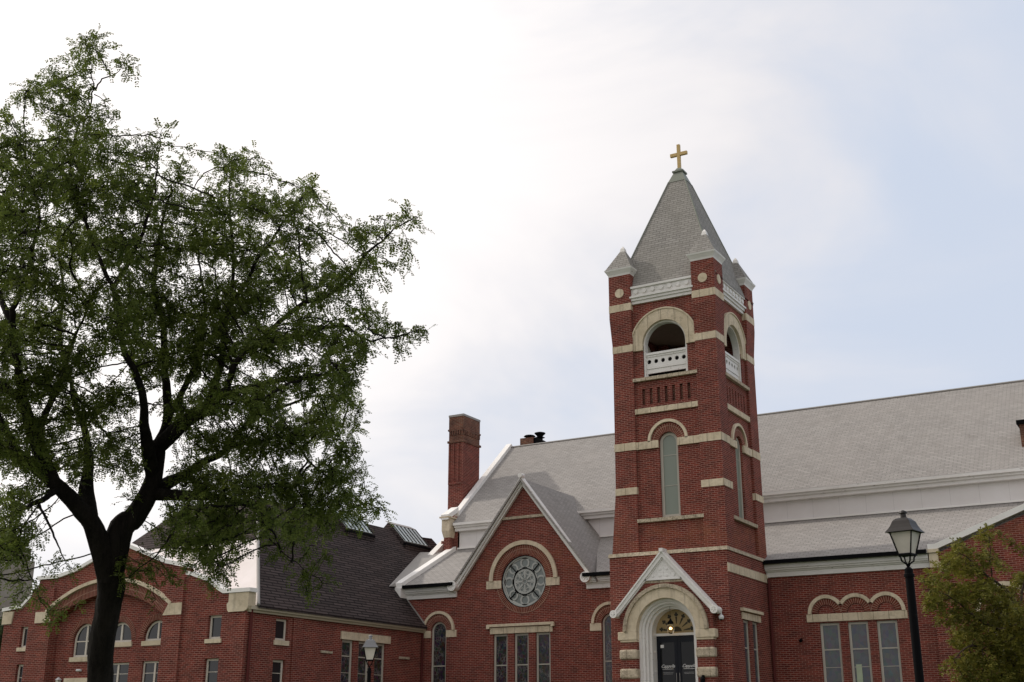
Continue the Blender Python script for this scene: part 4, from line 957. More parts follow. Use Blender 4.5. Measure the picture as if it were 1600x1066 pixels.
LIMBS=[[(-13.98,12.28,0.66,0.2),(-13.86,12.16,1.14,0.2),(-13.71,12.06,1.66,0.2),(-13.61,11.95,2.09,0.215),(-13.6,11.82,2.45,0.24)],
[(-13.6,11.82,2.45,0.22),(-13.62,11.6,2.7,0.17),(-13.66,11.37,2.92,0.155),(-13.71,10.99,3.2,0.13),(-13.76,10.64,3.41,0.11),(-13.73,10.24,3.55,0.09),(-13.76,9.79,3.71,0.07),(-13.9,9.37,3.97,0.05)],
[(-13.63,11.49,2.82,0.12),(-13.95,11.65,3.33,0.1),(-14.09,11.75,3.82,0.09),(-14.34,11.76,4.38,0.07),(-14.64,11.71,5.01,0.055),(-14.91,11.64,5.75,0.045),(-14.92,11.6,6.48,0.035),(-15.04,11.46,7.31,0.025)],
[(-13.77,10.94,3.25,0.1),(-13.64,10.44,3.8,0.095),(-13.53,10.11,4.2,0.09),(-13.37,9.79,4.63,0.08),(-13.25,9.56,5.11,0.07),(-13.02,9.42,5.52,0.055),(-12.71,9.34,5.88,0.045),(-12.48,9.16,6.39,0.03),(-12.53,8.92,6.94,0.02)],
[(-13.53,10.11,4.2,0.06),(-13.66,9.69,4.46,0.05),(-13.76,9.2,4.96,0.035)],
[(-13.25,9.56,5.11,0.045),(-13.61,9.51,5.66,0.035),(-13.93,9.37,6.51,0.02)],
[(-13.73,10.24,3.55,0.055),(-13.32,9.62,3.87,0.045),(-13.24,9.1,4.41,0.03)],
[(-13.57,11.84,2.47,0.22),(-13.47,11.93,2.7,0.18),(-13.33,12.04,2.95,0.165),(-13.14,12.11,3.37,0.15),(-13.08,12.13,3.73,0.14),(-13.02,12.08,3.95,0.125),(-12.93,12.11,4.35,0.1),(-13,12.01,5.15,0.09),(-13,11.87,5.83,0.07),(-13.02,11.67,6.35,0.05),(-12.76,11.47,6.94,0.04),(-12.43,11.32,7.53,0.025)],
[(-13.1,12.07,3.54,0.1),(-12.87,11.72,3.86,0.09),(-12.62,11.36,4.22,0.08),(-12.46,11.06,4.63,0.075),(-12.49,10.8,4.95,0.07),(-12.39,10.55,5.45,0.06),(-12.41,10.43,5.73,0.055),(-12.58,10.28,6.18,0.045),(-12.87,10.1,6.84,0.035),(-13.06,10.01,7.44,0.03),(-13.07,10.03,8,0.024),(-12.93,10,8.3,0.02),(-12.73,9.99,8.65,0.016),(-12.72,9.86,8.99,0.01),(-12.7,9.78,9.25,0.006)],
[(-12.73,9.99,8.65,0.012),(-12.53,10.04,8.84,0.009),(-12.36,10.1,8.95,0.006)],
[(-13.02,12.08,3.95,0.11),(-12.52,12.04,4.2,0.1),(-12.08,12,4.34,0.09),(-11.61,11.86,4.47,0.08),(-11.29,11.7,4.76,0.07),(-10.77,11.64,5.07,0.06),(-10.16,11.62,5.41,0.05),(-9.62,11.75,5.59,0.04),(-9.17,11.76,5.95,0.03),(-8.81,11.84,6.28,0.02),(-8.48,11.96,6.49,0.01)],
[(-12.08,12,4.34,0.06),(-12.07,12.22,5.06,0.05),(-12.08,12.28,5.87,0.045),(-12,12.23,6.75,0.035),(-11.98,12.05,7.61,0.025),(-11.85,11.93,8.11,0.012)],
[(-10.77,11.64,5.07,0.045),(-10.33,11.66,5.04,0.04),(-9.57,11.72,5.1,0.03),(-9.21,11.89,4.89,0.024),(-8.86,11.99,4.86,0.018),(-8.6,12.11,4.95,0.012),(-8.43,12.22,4.92,0.006)],
[(-11.97,12.27,6.05,0.03),(-11.44,12.24,6.64,0.024),(-10.96,12.21,7.13,0.018),(-10.6,12.18,7.45,0.01)],
[(-13.2,12.09,3.19,0.12),(-13.1,12.36,3.43,0.1),(-12.94,12.62,3.64,0.085),(-12.58,12.94,3.99,0.065),(-12.21,13.22,4.14,0.05),(-11.79,13.45,4.19,0.04),(-11.59,13.69,3.87,0.03),(-11.31,13.96,3.59,0.022),(-10.99,14.27,3.27,0.012)],
[(-13.13,12.16,3.26,0.09),(-12.44,12.23,3.17,0.07),(-11.84,12.26,3.08,0.05),(-11.26,12.28,2.94,0.035),(-11.1,12.4,2.55,0.022),(-10.93,12.48,2.29,0.015),(-10.6,12.78,2,0.008)],
[(-12.58,12.94,3.99,0.04),(-12.36,13.34,4.58,0.035),(-11.95,13.73,4.82,0.028),(-11.48,14.08,4.94,0.018),(-11.17,14.33,4.75,0.01)],
[(-11.61,11.86,4.47,0.045),(-10.66,11.7,4.44,0.035),(-10.01,11.72,4.44,0.025),(-9.44,11.8,4.46,0.014)],
[(-13.71,10.99,3.2,0.05),(-13.49,10.5,2.9,0.035),(-13.46,10.1,2.71,0.028),(-13.61,9.87,2.44,0.02)],
[(-13.49,10.5,2.9,0.02),(-13.23,10.56,2.5,0.014),(-13.06,10.66,2.17,0.009),(-13.02,10.74,2.03,0.005)],
[(-13.46,10.1,2.71,0.02),(-13.29,10.12,2.28,0.016),(-13.15,10.24,1.84,0.01),(-13.03,10.43,1.53,0.006)],
[(-12.94,12.62,3.64,0.04),(-12.47,12.68,2.92,0.026),(-12.28,12.72,2.46,0.016),(-12.22,12.77,2.1,0.008)],
[(-12.44,12.23,3.17,0.025),(-12.45,11.94,2.63,0.018),(-12.63,11.76,2.19,0.012),(-12.89,11.57,1.98,0.007)],
[(-12.41,10.43,5.73,0.035),(-11.93,10.31,6.15,0.028),(-11.52,10.17,6.84,0.02),(-11.33,10.01,7.53,0.01)],
[(-13.64,10.44,3.8,0.05),(-13.69,10.74,4.54,0.04),(-13.75,10.92,5.26,0.03),(-13.57,11.01,5.94,0.02)],
[(-12.93,12.11,4.35,0.05),(-12.84,12.52,5.35,0.04),(-12.77,12.49,6.16,0.03),(-12.79,12.28,7.03,0.02),(-12.74,11.99,7.87,0.012)],
]
BLOBS=[(-11.67,10.05,5.38,0.3,1),(-12.69,10.94,5.85,0.32,1),
(-11.51,9.81,4.93,0.24,1),(-13.66,11.64,5.85,0.29,1),
(-12.6,12.1,5.7,0.36,1.1),(-13.43,12.9,6.08,0.38,1.1),
(-11.47,11.61,5.41,0.32,1.1),(-12.75,12.91,6.02,0.36,1.1),
(-11.73,10.33,4.94,0.25,0.9),(-13.05,11.5,5.5,0.28,0.9),
(-11.8,9.11,8.59,0.22,1.2),(-13.74,10.61,10,0.26,1.2),
(-13.16,9.9,9.44,0.13,0.8),
(-12.06,9.83,8.78,0.19,1.2),
(-12.9,9.88,9.01,0.16,0.9),
(-12.37,10.28,9.02,0.09,0.5),
(-12.53,9.86,9.33,0.11,0.6),
(-12.56,8.89,7.96,0.22,1),(-14.18,10.03,8.98,0.25,1),
(-12.77,9.35,8.44,0.22,1),(-14.01,10.26,9.26,0.24,1),
(-12.54,8.71,7.72,0.12,0.7),
(-12.4,9.41,8.12,0.22,1),(-13.66,10.36,8.94,0.24,1),
(-12.69,10.24,8.37,0.2,1),
(-12.34,9.66,7.88,0.24,1),(-13.59,10.64,8.68,0.27,1),
(-12.47,9.25,7.82,0.24,1),(-13.91,10.31,8.72,0.27,1),
(-11.94,8.19,7.08,0.2,0.9),(-13.55,9.3,8.04,0.22,0.9),
(-11.74,8.27,6.72,0.27,1.1),(-13.23,9.32,7.57,0.31,1.1),
(-12.22,8.15,6.7,0.39,1),(-13.9,9.27,7.62,0.44,1),
(-12.34,9.32,7.29,0.38,1.2),(-13.36,10.09,7.9,0.41,1.2),
(-11.7,9.46,7.19,0.35,1.2),(-13.34,10.79,8.2,0.4,1.2),
(-11.29,9.87,7.45,0.17,1),
(-11.03,9.82,7.46,0.1,0.7),
(-11.13,9.61,7.07,0.21,1),(-12.57,10.84,7.98,0.23,1),
(-11.85,10.88,7.56,0.22,1),(-12.98,11.91,8.27,0.24,1),
(-11.35,8.28,6.16,0.38,1.2),(-13.43,9.79,7.29,0.45,1.2),
(-12.4,9.74,6.88,0.43,1.2),(-13.63,10.72,7.56,0.47,1.2),
(-11.03,9.33,6.39,0.4,1.2),(-12.21,10.33,7.07,0.44,1.2),
(-12.2,11.14,7.2,0.39,1.2),(-12.45,11.37,7.34,0.39,1.2),
(-12.7,8.5,6.18,0.48,1.1),(-14.44,9.67,7.03,0.55,1.1),
(-11.52,8.14,5.61,0.37,1.2),(-13.4,9.47,6.53,0.43,1.2),
(-11.25,11.25,7.67,0.25,1.1),(-12.37,12.37,8.43,0.28,1.1),
(-11.37,11.83,8,0.21,1),
(-11.78,11.56,7.73,0.21,1),
(-11.48,12.19,7.97,0.17,0.9),
(-11.04,10.88,6.83,0.33,1.2),(-12.46,12.27,7.7,0.37,1.2),
(-11.24,11.82,7.25,0.33,1.2),(-12.48,13.13,8.05,0.37,1.2),
(-10.24,11.39,6.75,0.3,1.1),(-11.15,12.41,7.36,0.32,1.1),
(-9.7,11.15,6.86,0.2,0.9),(-11.34,13.03,8.02,0.24,0.9),
(-10.16,12.03,7.03,0.18,0.9),
(-10.23,11.68,6.48,0.32,1.1),(-11.06,12.62,7,0.34,1.1),
(-9.79,11.7,6.34,0.19,0.8),
(-11.96,11.58,6.81,0.42,1.2),(-13.53,13.1,7.7,0.47,1.2),
(-11.33,11.85,6.58,0.41,1.2),(-12.48,13.06,7.25,0.46,1.2),
(-12.16,10.95,6.43,0.43,1.2),(-13.15,11.85,6.95,0.47,1.2),
(-11.29,9.44,5.79,0.38,1.1),(-13.65,11.41,7,0.46,1.1),
(-13.78,10.72,6.78,0.45,1.1),(-15.75,12.25,7.75,0.51,1.1),
(-12.45,9.17,5.5,0.39,1.1),(-13.94,10.27,6.16,0.44,1.1),
(-12.52,8.59,5.32,0.43,1.1),(-14.63,10.05,6.22,0.51,1.1),
(-8.72,11.03,6,0.19,0.9),(-9.59,12.13,6.6,0.21,0.9),
(-9.16,11.99,6.65,0.19,0.9),
(-8.47,11.56,6.37,0.17,1),
(-8.78,12.32,6.59,0.12,0.9),
(-9,11.94,6.27,0.17,0.9),
(-8.42,11.74,5.76,0.13,1),
(-8.64,11.74,5.76,0.12,0.8),
(-8.69,11.14,5.69,0.19,0.9),(-10.02,12.85,6.56,0.22,0.9),
(-9.28,11.57,5.69,0.18,0.9),
(-8.77,11.53,5.58,0.13,0.8),
(-9.57,11.6,5.8,0.24,1),(-10.2,12.37,6.19,0.25,1),
(-9.37,11.12,5.34,0.26,1),(-10.68,12.68,6.08,0.3,1),
(-9.59,12.18,5.72,0.16,0.8),
(-10.27,11.52,5.87,0.35,1.1),(-11.78,13.21,6.73,0.4,1.1),
(-11.31,11.9,5.9,0.41,1.2),(-12.07,12.7,6.3,0.44,1.2),
(-11.57,11.42,5.8,0.4,1.1),(-13.38,13.21,6.71,0.46,1.1),
(-12.57,11.43,5.79,0.41,1.1),(-13.65,12.41,6.29,0.45,1.1),
(-13.32,10.59,5.76,0.41,1),(-14.88,11.83,6.44,0.45,1),
(-11.64,9.79,4.77,0.27,0.7),(-13.46,11.32,5.52,0.32,0.7),
(-14.33,10.78,5.61,0.42,1),(-16.08,12.1,6.29,0.47,1),
(-12.36,8.62,4.4,0.42,1),(-14.36,10.02,5.11,0.49,1),
(-8.65,11.22,4.85,0.19,0.9),(-10,12.96,5.61,0.22,0.9),
(-9.15,11.45,5.1,0.18,0.9),
(-8.96,12.32,5.06,0.15,1),
(-8.37,11.91,4.84,0.13,1.1),
(-8.67,11.93,4.66,0.12,0.9),
(-9.06,12.16,5.16,0.14,0.8),
(-8.58,10.95,4.44,0.19,1.1),(-9.81,12.53,5.07,0.21,1.1),
(-9.14,11.14,4.66,0.24,1.1),(-10.18,12.41,5.19,0.27,1.1),
(-9.48,10.92,4.82,0.3,1.1),(-10.67,12.3,5.43,0.34,1.1),
(-10.08,10.91,4.67,0.34,1.2),(-11.53,12.47,5.33,0.39,1.2),
(-11.66,11.72,5.05,0.38,1.1),(-12.7,12.77,5.5,0.41,1.1),
(-12.02,11.48,4.95,0.36,1),(-13.99,13.36,5.76,0.42,1),
(-12.55,11.27,4.97,0.34,0.8),(-13.93,12.51,5.52,0.38,0.8),
(-12.68,10.19,4.71,0.34,0.9),(-14.48,11.64,5.37,0.39,0.9),
(-13.25,10.17,4.52,0.36,1),(-14.29,10.96,4.87,0.39,1),
(-13.36,9.7,4.15,0.38,1),(-14.45,10.5,4.49,0.41,1),
(-13.11,9.14,3.49,0.4,1),(-14.85,10.36,3.96,0.45,1),
(-9.21,11.52,4.27,0.21,1.1),(-9.97,12.47,4.62,0.23,1.1),
(-9.37,11.91,4.65,0.15,0.9),
(-8.81,10.77,4.18,0.21,1),(-10.23,12.5,4.85,0.25,1),
(-9.77,11.32,4.3,0.29,1.2),(-10.36,12,4.56,0.31,1.2),
(-9.65,10.51,3.84,0.31,1.2),(-11.8,12.84,4.69,0.38,1.2),
(-11.05,11.17,4.19,0.3,1),(-12.15,12.29,4.61,0.33,1),
(-11.76,11.31,4.14,0.29,0.8),(-13.58,13.06,4.78,0.34,0.8),
(-12.71,10.92,4.36,0.3,0.7),(-13.73,11.8,4.71,0.32,0.7),
(-13.63,11.16,4.35,0.35,0.9),(-15.08,12.36,4.82,0.38,0.9),
(-13.24,10.26,3.83,0.31,1),(-14.66,11.36,4.24,0.34,1),
(-11.38,14.44,4.8,0.2,1.1),
(-10.86,13.46,4.71,0.26,1.1),(-11.91,14.76,5.16,0.29,1.1),
(-11.64,14.7,4.64,0.2,1),
(-11.35,13.64,4.42,0.33,1.1),(-12.28,14.76,4.78,0.35,1.1),
(-11.03,12.58,3.96,0.34,1.2),(-11.82,13.48,4.25,0.37,1.2),
(-11.53,12.36,3.88,0.34,1.1),(-12.85,13.76,4.32,0.38,1.1),
(-12.27,12.35,3.97,0.31,0.9),(-12.81,12.89,4.14,0.33,0.9),
(-13.04,11.29,3.84,0.29,0.7),(-14.77,12.79,4.35,0.32,0.7),
(-13.5,11.15,3.68,0.3,0.8),(-14.46,11.94,3.95,0.33,0.8),
(-12.82,11.31,3.46,0.21,0.8),(-14.12,12.46,3.81,0.23,0.8),
(-12.95,10,3.31,0.26,0.9),(-14.69,11.35,3.76,0.3,0.9),
(-13.26,9.73,3.46,0.31,0.9),(-15.04,11.04,3.93,0.36,0.9),
(-10.39,13.01,3.79,0.23,1.1),(-11.25,14.08,4.1,0.25,1.1),
(-10.72,13.74,3.59,0.21,1.1),
(-10.78,13.23,3.5,0.29,1.1),(-11.81,14.49,3.84,0.32,1.1),
(-10.77,14.14,3.28,0.21,1.2),
(-11.03,14.73,3.25,0.14,0.9),
(-10.6,13.47,3.11,0.24,1.1),(-12.03,15.29,3.53,0.27,1.1),
(-11.02,13.35,3.08,0.31,1.2),(-12.18,14.75,3.41,0.35,1.2),
(-11.36,13.02,3.34,0.35,1.3),(-12.25,14.04,3.6,0.38,1.3),
(-10.96,11.81,3.09,0.32,1.3),(-11.48,12.36,3.24,0.34,1.3),
(-11.68,11.94,3.19,0.3,1.2),(-12.58,12.87,3.43,0.32,1.2),
(-12.55,12.31,3.52,0.28,1),(-13.37,13.12,3.75,0.29,1),
(-11.31,11.04,2.67,0.26,1.2),(-13.13,12.82,3.09,0.3,1.2),
(-11.59,12.03,2.75,0.3,1.3),(-13.36,13.86,3.17,0.34,1.3),
(-10.43,11.5,2.58,0.24,1.3),(-11.97,13.21,2.96,0.28,1.3),
(-9.81,11.4,2.43,0.21,1.2),(-11.82,13.74,2.93,0.25,1.2),
(-11.77,14.43,2.98,0.22,1),
(-11.38,14.64,3.07,0.16,0.9),
(-11.5,11.62,2.35,0.25,1.3),(-13.4,13.53,2.73,0.29,1.3),
(-11.3,11.73,2.1,0.22,1.3),(-13.14,13.63,2.44,0.25,1.3),
(-11.33,11.97,2.46,0.21,1.1),(-12.54,13.24,2.73,0.23,1.1),
(-12.44,12.81,2.07,0.13,1.1),
(-11.97,12.64,2.02,0.09,0.8),
(-11.82,11.59,2.37,0.2,1),(-13.08,12.83,2.62,0.23,1),
(-12.6,12.05,2.53,0.2,0.8),
(-12.54,12.45,2.26,0.14,0.8),
(-12.83,11.99,2.33,0.14,0.7),
(-13.02,12.02,2.15,0.14,0.8),
(-13.16,11.79,2.22,0.11,0.5),
(-13.11,11.89,2.01,0.11,0.5),
(-12.63,12.02,2,0.12,0.7),
(-12.76,12.01,1.66,0.09,0.4),
(-12.44,12.07,1.99,0.09,0.5),
(-10.81,12.52,2.46,0.17,1),
(-10.9,13.05,2.4,0.14,1),
(-10.31,12.67,2.27,0.1,0.9),
(-10.6,12.25,2.07,0.12,0.8),
(-10.86,12.89,1.98,0.14,1),
(-10.5,12.87,1.9,0.12,1),
(-10.74,12.83,1.8,0.08,0.6),
(-11.05,12.48,2.42,0.16,1),
(-11.13,12.12,2.43,0.15,0.9),
(-13.18,11.74,3.16,0.14,0.6),
(-12.95,11.79,2.48,0.09,0.4),
(-14.19,11.02,3.28,0.2,0.7),
(-12.87,9.64,2.75,0.22,0.8),(-14.21,10.64,3.03,0.25,0.8),
(-12.75,9.7,2.35,0.21,0.9),(-13.83,10.52,2.55,0.22,0.9),
(-12.67,9.49,2.08,0.2,1),(-13.96,10.46,2.29,0.22,1),
(-12.8,9.92,2.06,0.14,0.8),
(-13.21,9.61,2.21,0.32,1),(-14.72,10.71,2.47,0.36,1),
(-13.48,10.35,1.87,0.15,1),
(-13.35,10.57,1.68,0.13,0.9),
(-12.91,10.15,1.82,0.08,0.7),
(-13.3,10.1,1.64,0.16,0.8),
(-13.1,10.55,1.44,0.08,0.7),
(-12.55,10.21,1.37,0.06,0.6),
(-12.98,10.61,2.16,0.08,0.7),
(-13.4,11.07,2.11,0.08,0.7),
(-13.39,10.8,2.12,0.06,0.6),
(-13.01,10.87,1.57,0.05,0.5),
(-12.98,10.53,1.98,0.07,0.4),
(-13.07,9.48,1.8,0.23,1),(-14.85,10.77,2.04,0.27,1),
]
RLIMBS=[[(-4.13,30.42,0.22,0.13),(-4.07,30.09,1.18,0.12),(-4.09,29.78,2,0.1),(-4.1,29.51,2.68,0.08)],
[(-4.1,29.51,2.68,0.06),(-4.25,29.03,3.07,0.045),(-4.45,28.72,3.26,0.035),(-4.74,28.3,3.59,0.02),(-4.96,28.1,3.79,0.01)],
[(-4.09,29.78,2,0.06),(-4.47,28.88,2.16,0.045),(-4.85,28.18,2.47,0.03),(-5.22,27.57,2.84,0.015),(-5.56,27.32,2.97,0.008)],
[(-4.07,30.09,1.18,0.06),(-4.43,29.01,1.55,0.045),(-4.92,28.15,1.79,0.03),(-5.3,27.9,1.52,0.015)],
[(-4.1,29.51,2.68,0.05),(-3.92,29.64,3.25,0.03),(-3.76,29.53,3.81,0.015)],
[(-4.45,28.72,3.26,0.02),(-4.38,28.46,3.72,0.014),(-4.32,28.2,4.18,0.007)],
[(-4.09,29.78,2,0.05),(-3.56,30.28,2.44,0.03),(-3.25,30.5,3.01,0.015)],
]
RBLOBS=[(-5.46,27.57,3.2,0.28,1),(-5.38,27.17,3.15,0.28,1),
(-6,29.39,3.05,0.24,1),
(-5.58,29.49,3.78,0.27,1),(-5.27,27.83,3.57,0.25,1),
(-5.13,29.15,4,0.27,1),(-4.98,28.27,3.88,0.26,1),
(-4.58,28.99,4.3,0.23,1),
(-4.43,29.62,4.53,0.15,1),
(-4.87,28.22,3.51,0.28,1),(-5,28.98,3.61,0.29,1),
(-4.45,28.21,3.7,0.25,1),(-4.55,28.86,3.78,0.26,1),
(-4.03,27.9,3.42,0.17,1),
(-5.45,27.99,2.76,0.37,1),(-5.47,28.05,2.76,0.37,1),
(-5.37,29.84,3.06,0.39,1),(-5.01,27.84,2.86,0.36,1),
(-4.77,29.71,3.09,0.35,1),(-4.5,27.98,2.91,0.33,1),
(-4.17,30.6,3.44,0.21,1),
(-5.62,27.42,3.26,0.17,1),
(-5.56,27.47,2.65,0.19,1),
(-5.01,28.26,2.34,0.39,1),(-5.34,30.12,2.5,0.42,1),
(-4.7,29.71,2.51,0.41,1),(-4.79,30.29,2.56,0.42,1),
(-4.12,29.55,2.55,0.37,1),(-3.98,28.53,2.46,0.36,1),
(-5.5,28.34,2.37,0.2,1),
(-5.31,28.93,1.99,0.26,1),(-5.56,30.31,2.08,0.27,1),
(-4.71,28.51,1.8,0.48,1),(-4.75,28.71,1.82,0.48,1),
(-4.36,30.65,1.92,0.51,1),(-4.09,28.72,1.8,0.47,1),
(-5.43,30.5,1.65,0.33,1),(-5.12,28.74,1.56,0.31,1),
(-5.57,29.28,1.52,0.2,1),
(-5.83,29.45,1.4,0.15,1),
(-5,30.68,1.36,0.51,1),(-4.64,28.49,1.26,0.47,1),
(-4.34,30.91,1.28,0.51,1),(-4.09,29.13,1.21,0.48,1),
(-3.74,30.5,2.32,0.5,1),(-3.52,28.66,2.18,0.47,1),
(-3.77,30.94,1.49,0.59,1),(-3.58,29.36,1.41,0.56,1),
(-4.99,28.78,0.94,0.42,1),(-4.91,28.33,0.93,0.41,1),
(-5.39,28.83,1.13,0.2,1),
(-4.37,29.5,0.95,0.43,1),(-4.63,31.24,1.01,0.45,1),
]
# ------------------------------------------------------------------ trees
def colonize(limbs, blobs, seed, D, di, dk, per_vol, maxit=60, rmin=.004):
    """grow twigs from traced limbs towards points scattered through the crown's clumps"""
    rng = np.random.default_rng(seed)
    pos = []; par = []; rad = []; wob = np.zeros(3)
    for L in limbs:
        L = [np.array(p) for p in L]
        # first point joins the nearest node already there
        start = -1
        if pos:
            P = np.array(pos); d = np.linalg.norm(P - L[0][:3], axis=1); start = int(d.argmin())
        prev = start
        for a, b in zip(L[:-1], L[1:]):
            n = max(1, int(np.linalg.norm(b[:3] - a[:3]) / D))
            for k in range(n):
                q = a + (b - a) * (k / n)
                j = q[:3] + rng.normal(0, .012, 3)
                pos.append(j); par.append(prev); rad.append(q[3]); prev = len(pos) - 1
        pos.append(L[-1][:3]); par.append(prev); rad.append(L[-1][3])
    nlimb = len(pos)
    A = []
    for x, y, z, r, dn in blobs:
        n = max(3, int(dn * per_vol * r ** 2.2))
        v = rng.normal(0, 1, (n, 3)); v /= np.linalg.norm(v, axis=1)[:, None]; v *= (rng.random(n) ** .5)[:, None] * r
        A.append(v * [1.03, 1.1, .85] + [x, y, z])
    A = np.concatenate(A); alive = np.ones(len(A), bool)
    pos = [np.array(p, float) for p in pos]
    P = np.array(pos); near = np.full(len(A), -1); dist = np.full(len(A), 1e9)
    for s0 in range(0, len(P), 200):
        d = np.linalg.norm(A[:, None] - P[None, s0:s0 + 200], axis=2); k = d.argmin(1); dm = d[np.arange(len(A)), k]
        u = dm < dist; dist[u] = dm[u]; near[u] = k[u] + s0
    children = {}
    for it in range(maxit):
        idx = np.where(alive & (dist < di))[0]
        if len(idx) == 0: break
        acc = {}
        for i in idx: acc.setdefault(int(near[i]), []).append(i)
        new = []
        for nd, ii in acc.items():
            v = A[ii] - pos[nd]; v /= (np.linalg.norm(v, axis=1)[:, None] + 1e-9); g = v.mean(0) + rng.normal(0, .12, 3)
            l = np.linalg.norm(g)
            if l < .15: g = v[0]; l = 1
            g = g / np.linalg.norm(g); q = pos[nd] + g * D
            c = children.setdefault(nd, [])
            if any(np.linalg.norm(q - o) < D * .35 for o in c) or len(c) > 3: continue
            c.append(q); new.append((q, nd))
        if not new: break
        s0 = len(pos)
        for q, nd in new: pos.append(q); par.append(nd); rad.append(0)
        Q = np.array([q for q, _ in new])
        ai = np.where(alive)[0]
        d = np.linalg.norm(A[ai][:, None] - Q[None], axis=2); k = d.argmin(1); dm = d[np.arange(len(ai)), k]
        u = dm < dist[ai]; dist[ai[u]] = dm[u]; near[ai[u]] = k[u] + s0
        alive[dist < dk] = False
    pos = np.array(pos); par = np.array(par)
    n = len(pos); cnt = np.zeros(n)
    w = np.zeros(n)
    for i in range(n - 1, nlimb - 1, -1):
        if w[i] == 0: w[i] = 1
        if par[i] >= nlimb: w[par[i]] += w[i]
    for i in range(nlimb, n): rad[i] = rmin * w[i] ** .46
    for i in range(nlimb, n):
        if par[i] < nlimb: rad[i] = min(rad[i], rad[par[i]] * .7 + .002)
    return pos, par, np.array(rad), nlimb

def mesh_np(name, V, F, mat, parent, smooth=False):
    me = bpy.data.meshes.new(name); nv, nf, k = len(V), len(F), F.shape[1]
    me.vertices.add(nv); me.vertices.foreach_set('co', V.astype(np.float32).ravel())
    me.loops.add(nf * k); me.loops.foreach_set('vertex_index', F.astype(np.int32).ravel())
    me.polygons.add(nf); me.polygons.foreach_set('loop_start', np.arange(0, nf * k, k, dtype=np.int32)); me.polygons.foreach_set('loop_total', np.full(nf, k, dtype=np.int32))
    if smooth: me.polygons.foreach_set('use_smooth', np.ones(nf, bool))
    me.update(calc_edges=True); me.validate()
    me.materials.append(M[mat]); o = bpy.data.objects.new(name, me); COL.objects.link(o)
    o.parent = parent; o.matrix_parent_inverse = Matrix.Translation(wloc(parent)).inverted(); return o

def wood(pos, par, rad, nlimb, limbs):
    V = []; F = []; off = 0
    def seg(a, b, ra, rb, n):
        nonlocal off
        d = b - a; l = np.linalg.norm(d)
        if l < 1e-6: return
        d = d / l; ref = np.array([0, 0, 1.0]) if abs(d[2]) < .9 else np.array([1.0, 0, 0]); x = np.cross(d, ref); x /= np.linalg.norm(x); y = np.cross(d, x)
        a2 = np.arange(n) * 2 * math.pi / n; c = np.cos(a2)[:, None] * x + np.sin(a2)[:, None] * y
        V.append(a + c * ra); V.append(b + d * rb * .15 + c * rb)
        for k in range(n): F.append((off + k, off + (k + 1) % n, off + n + (k + 1) % n, off + n + k))
        off += 2 * n
    for i in range(nlimb, len(pos)):
        p = par[i]; seg(pos[p], pos[i], max(rad[i], min(rad[p], rad[i] * 1.3)), rad[i], 4 if rad[i] < .012 else 6)
    return V, F

def limb_mesh(limbs, bump=.0, seed=3):
    """smooth tapering tubes through the traced limb points (Catmull-Rom)"""
    rng = np.random.default_rng(seed); V = []; F = []; off = 0
    for L in limbs:
        P = np.array(L, float); Q = []
        for i in range(len(P) - 1):
            p0, p1, p2, p3 = P[max(i - 1, 0)], P[i], P[i + 1], P[min(i + 2, len(P) - 1)]
            for k in range(6):
                t = k / 6; Q.append(.5 * ((2 * p1) + (p2 - p0) * t + (2 * p0 - 5 * p1 + 4 * p2 - p3) * t * t + (3 * p1 - p0 - 3 * p2 + p3) * t ** 3))
        Q.append(P[-1]); Q = np.array(Q); n = 14 if Q[0, 3] > .06 else 8
        if len(Q) > 4 and bump:
            wv = rng.normal(0, 1, (len(Q), 3)); wv = (wv + np.roll(wv, 1, 0) + np.roll(wv, 2, 0)) / 1.7
            Q[2:-1, :3] += wv[2:-1] * bump * np.clip(.09 - Q[2:-1, 3:4], .006, .06) * 2.2
        ref = np.array([1.0, 0, 0])
        for i, q in enumerate(Q):
            d = Q[min(i + 1, len(Q) - 1), :3] - Q[max(i - 1, 0), :3]; d /= np.linalg.norm(d); x = ref - d * d.dot(ref); x /= np.linalg.norm(x); ref = x; y = np.cross(d, x)
            a = np.arange(n) * 2 * math.pi / n; rr = q[3] * (1 + .07 * np.sin(a * 3 + i * .35) + .05 * np.sin(a * 5 - i * .2) + rng.normal(0, .02, n))
            V.append(q[:3] + (np.cos(a)[:, None] * x + np.sin(a)[:, None] * y) * rr[:, None])
        for i in range(len(Q) - 1):
            for k in range(n): F.append((off + i * n + k, off + i * n + (k + 1) % n, off + (i + 1) * n + (k + 1) % n, off + (i + 1) * n + k))
        off += n * len(Q)
    return V, F

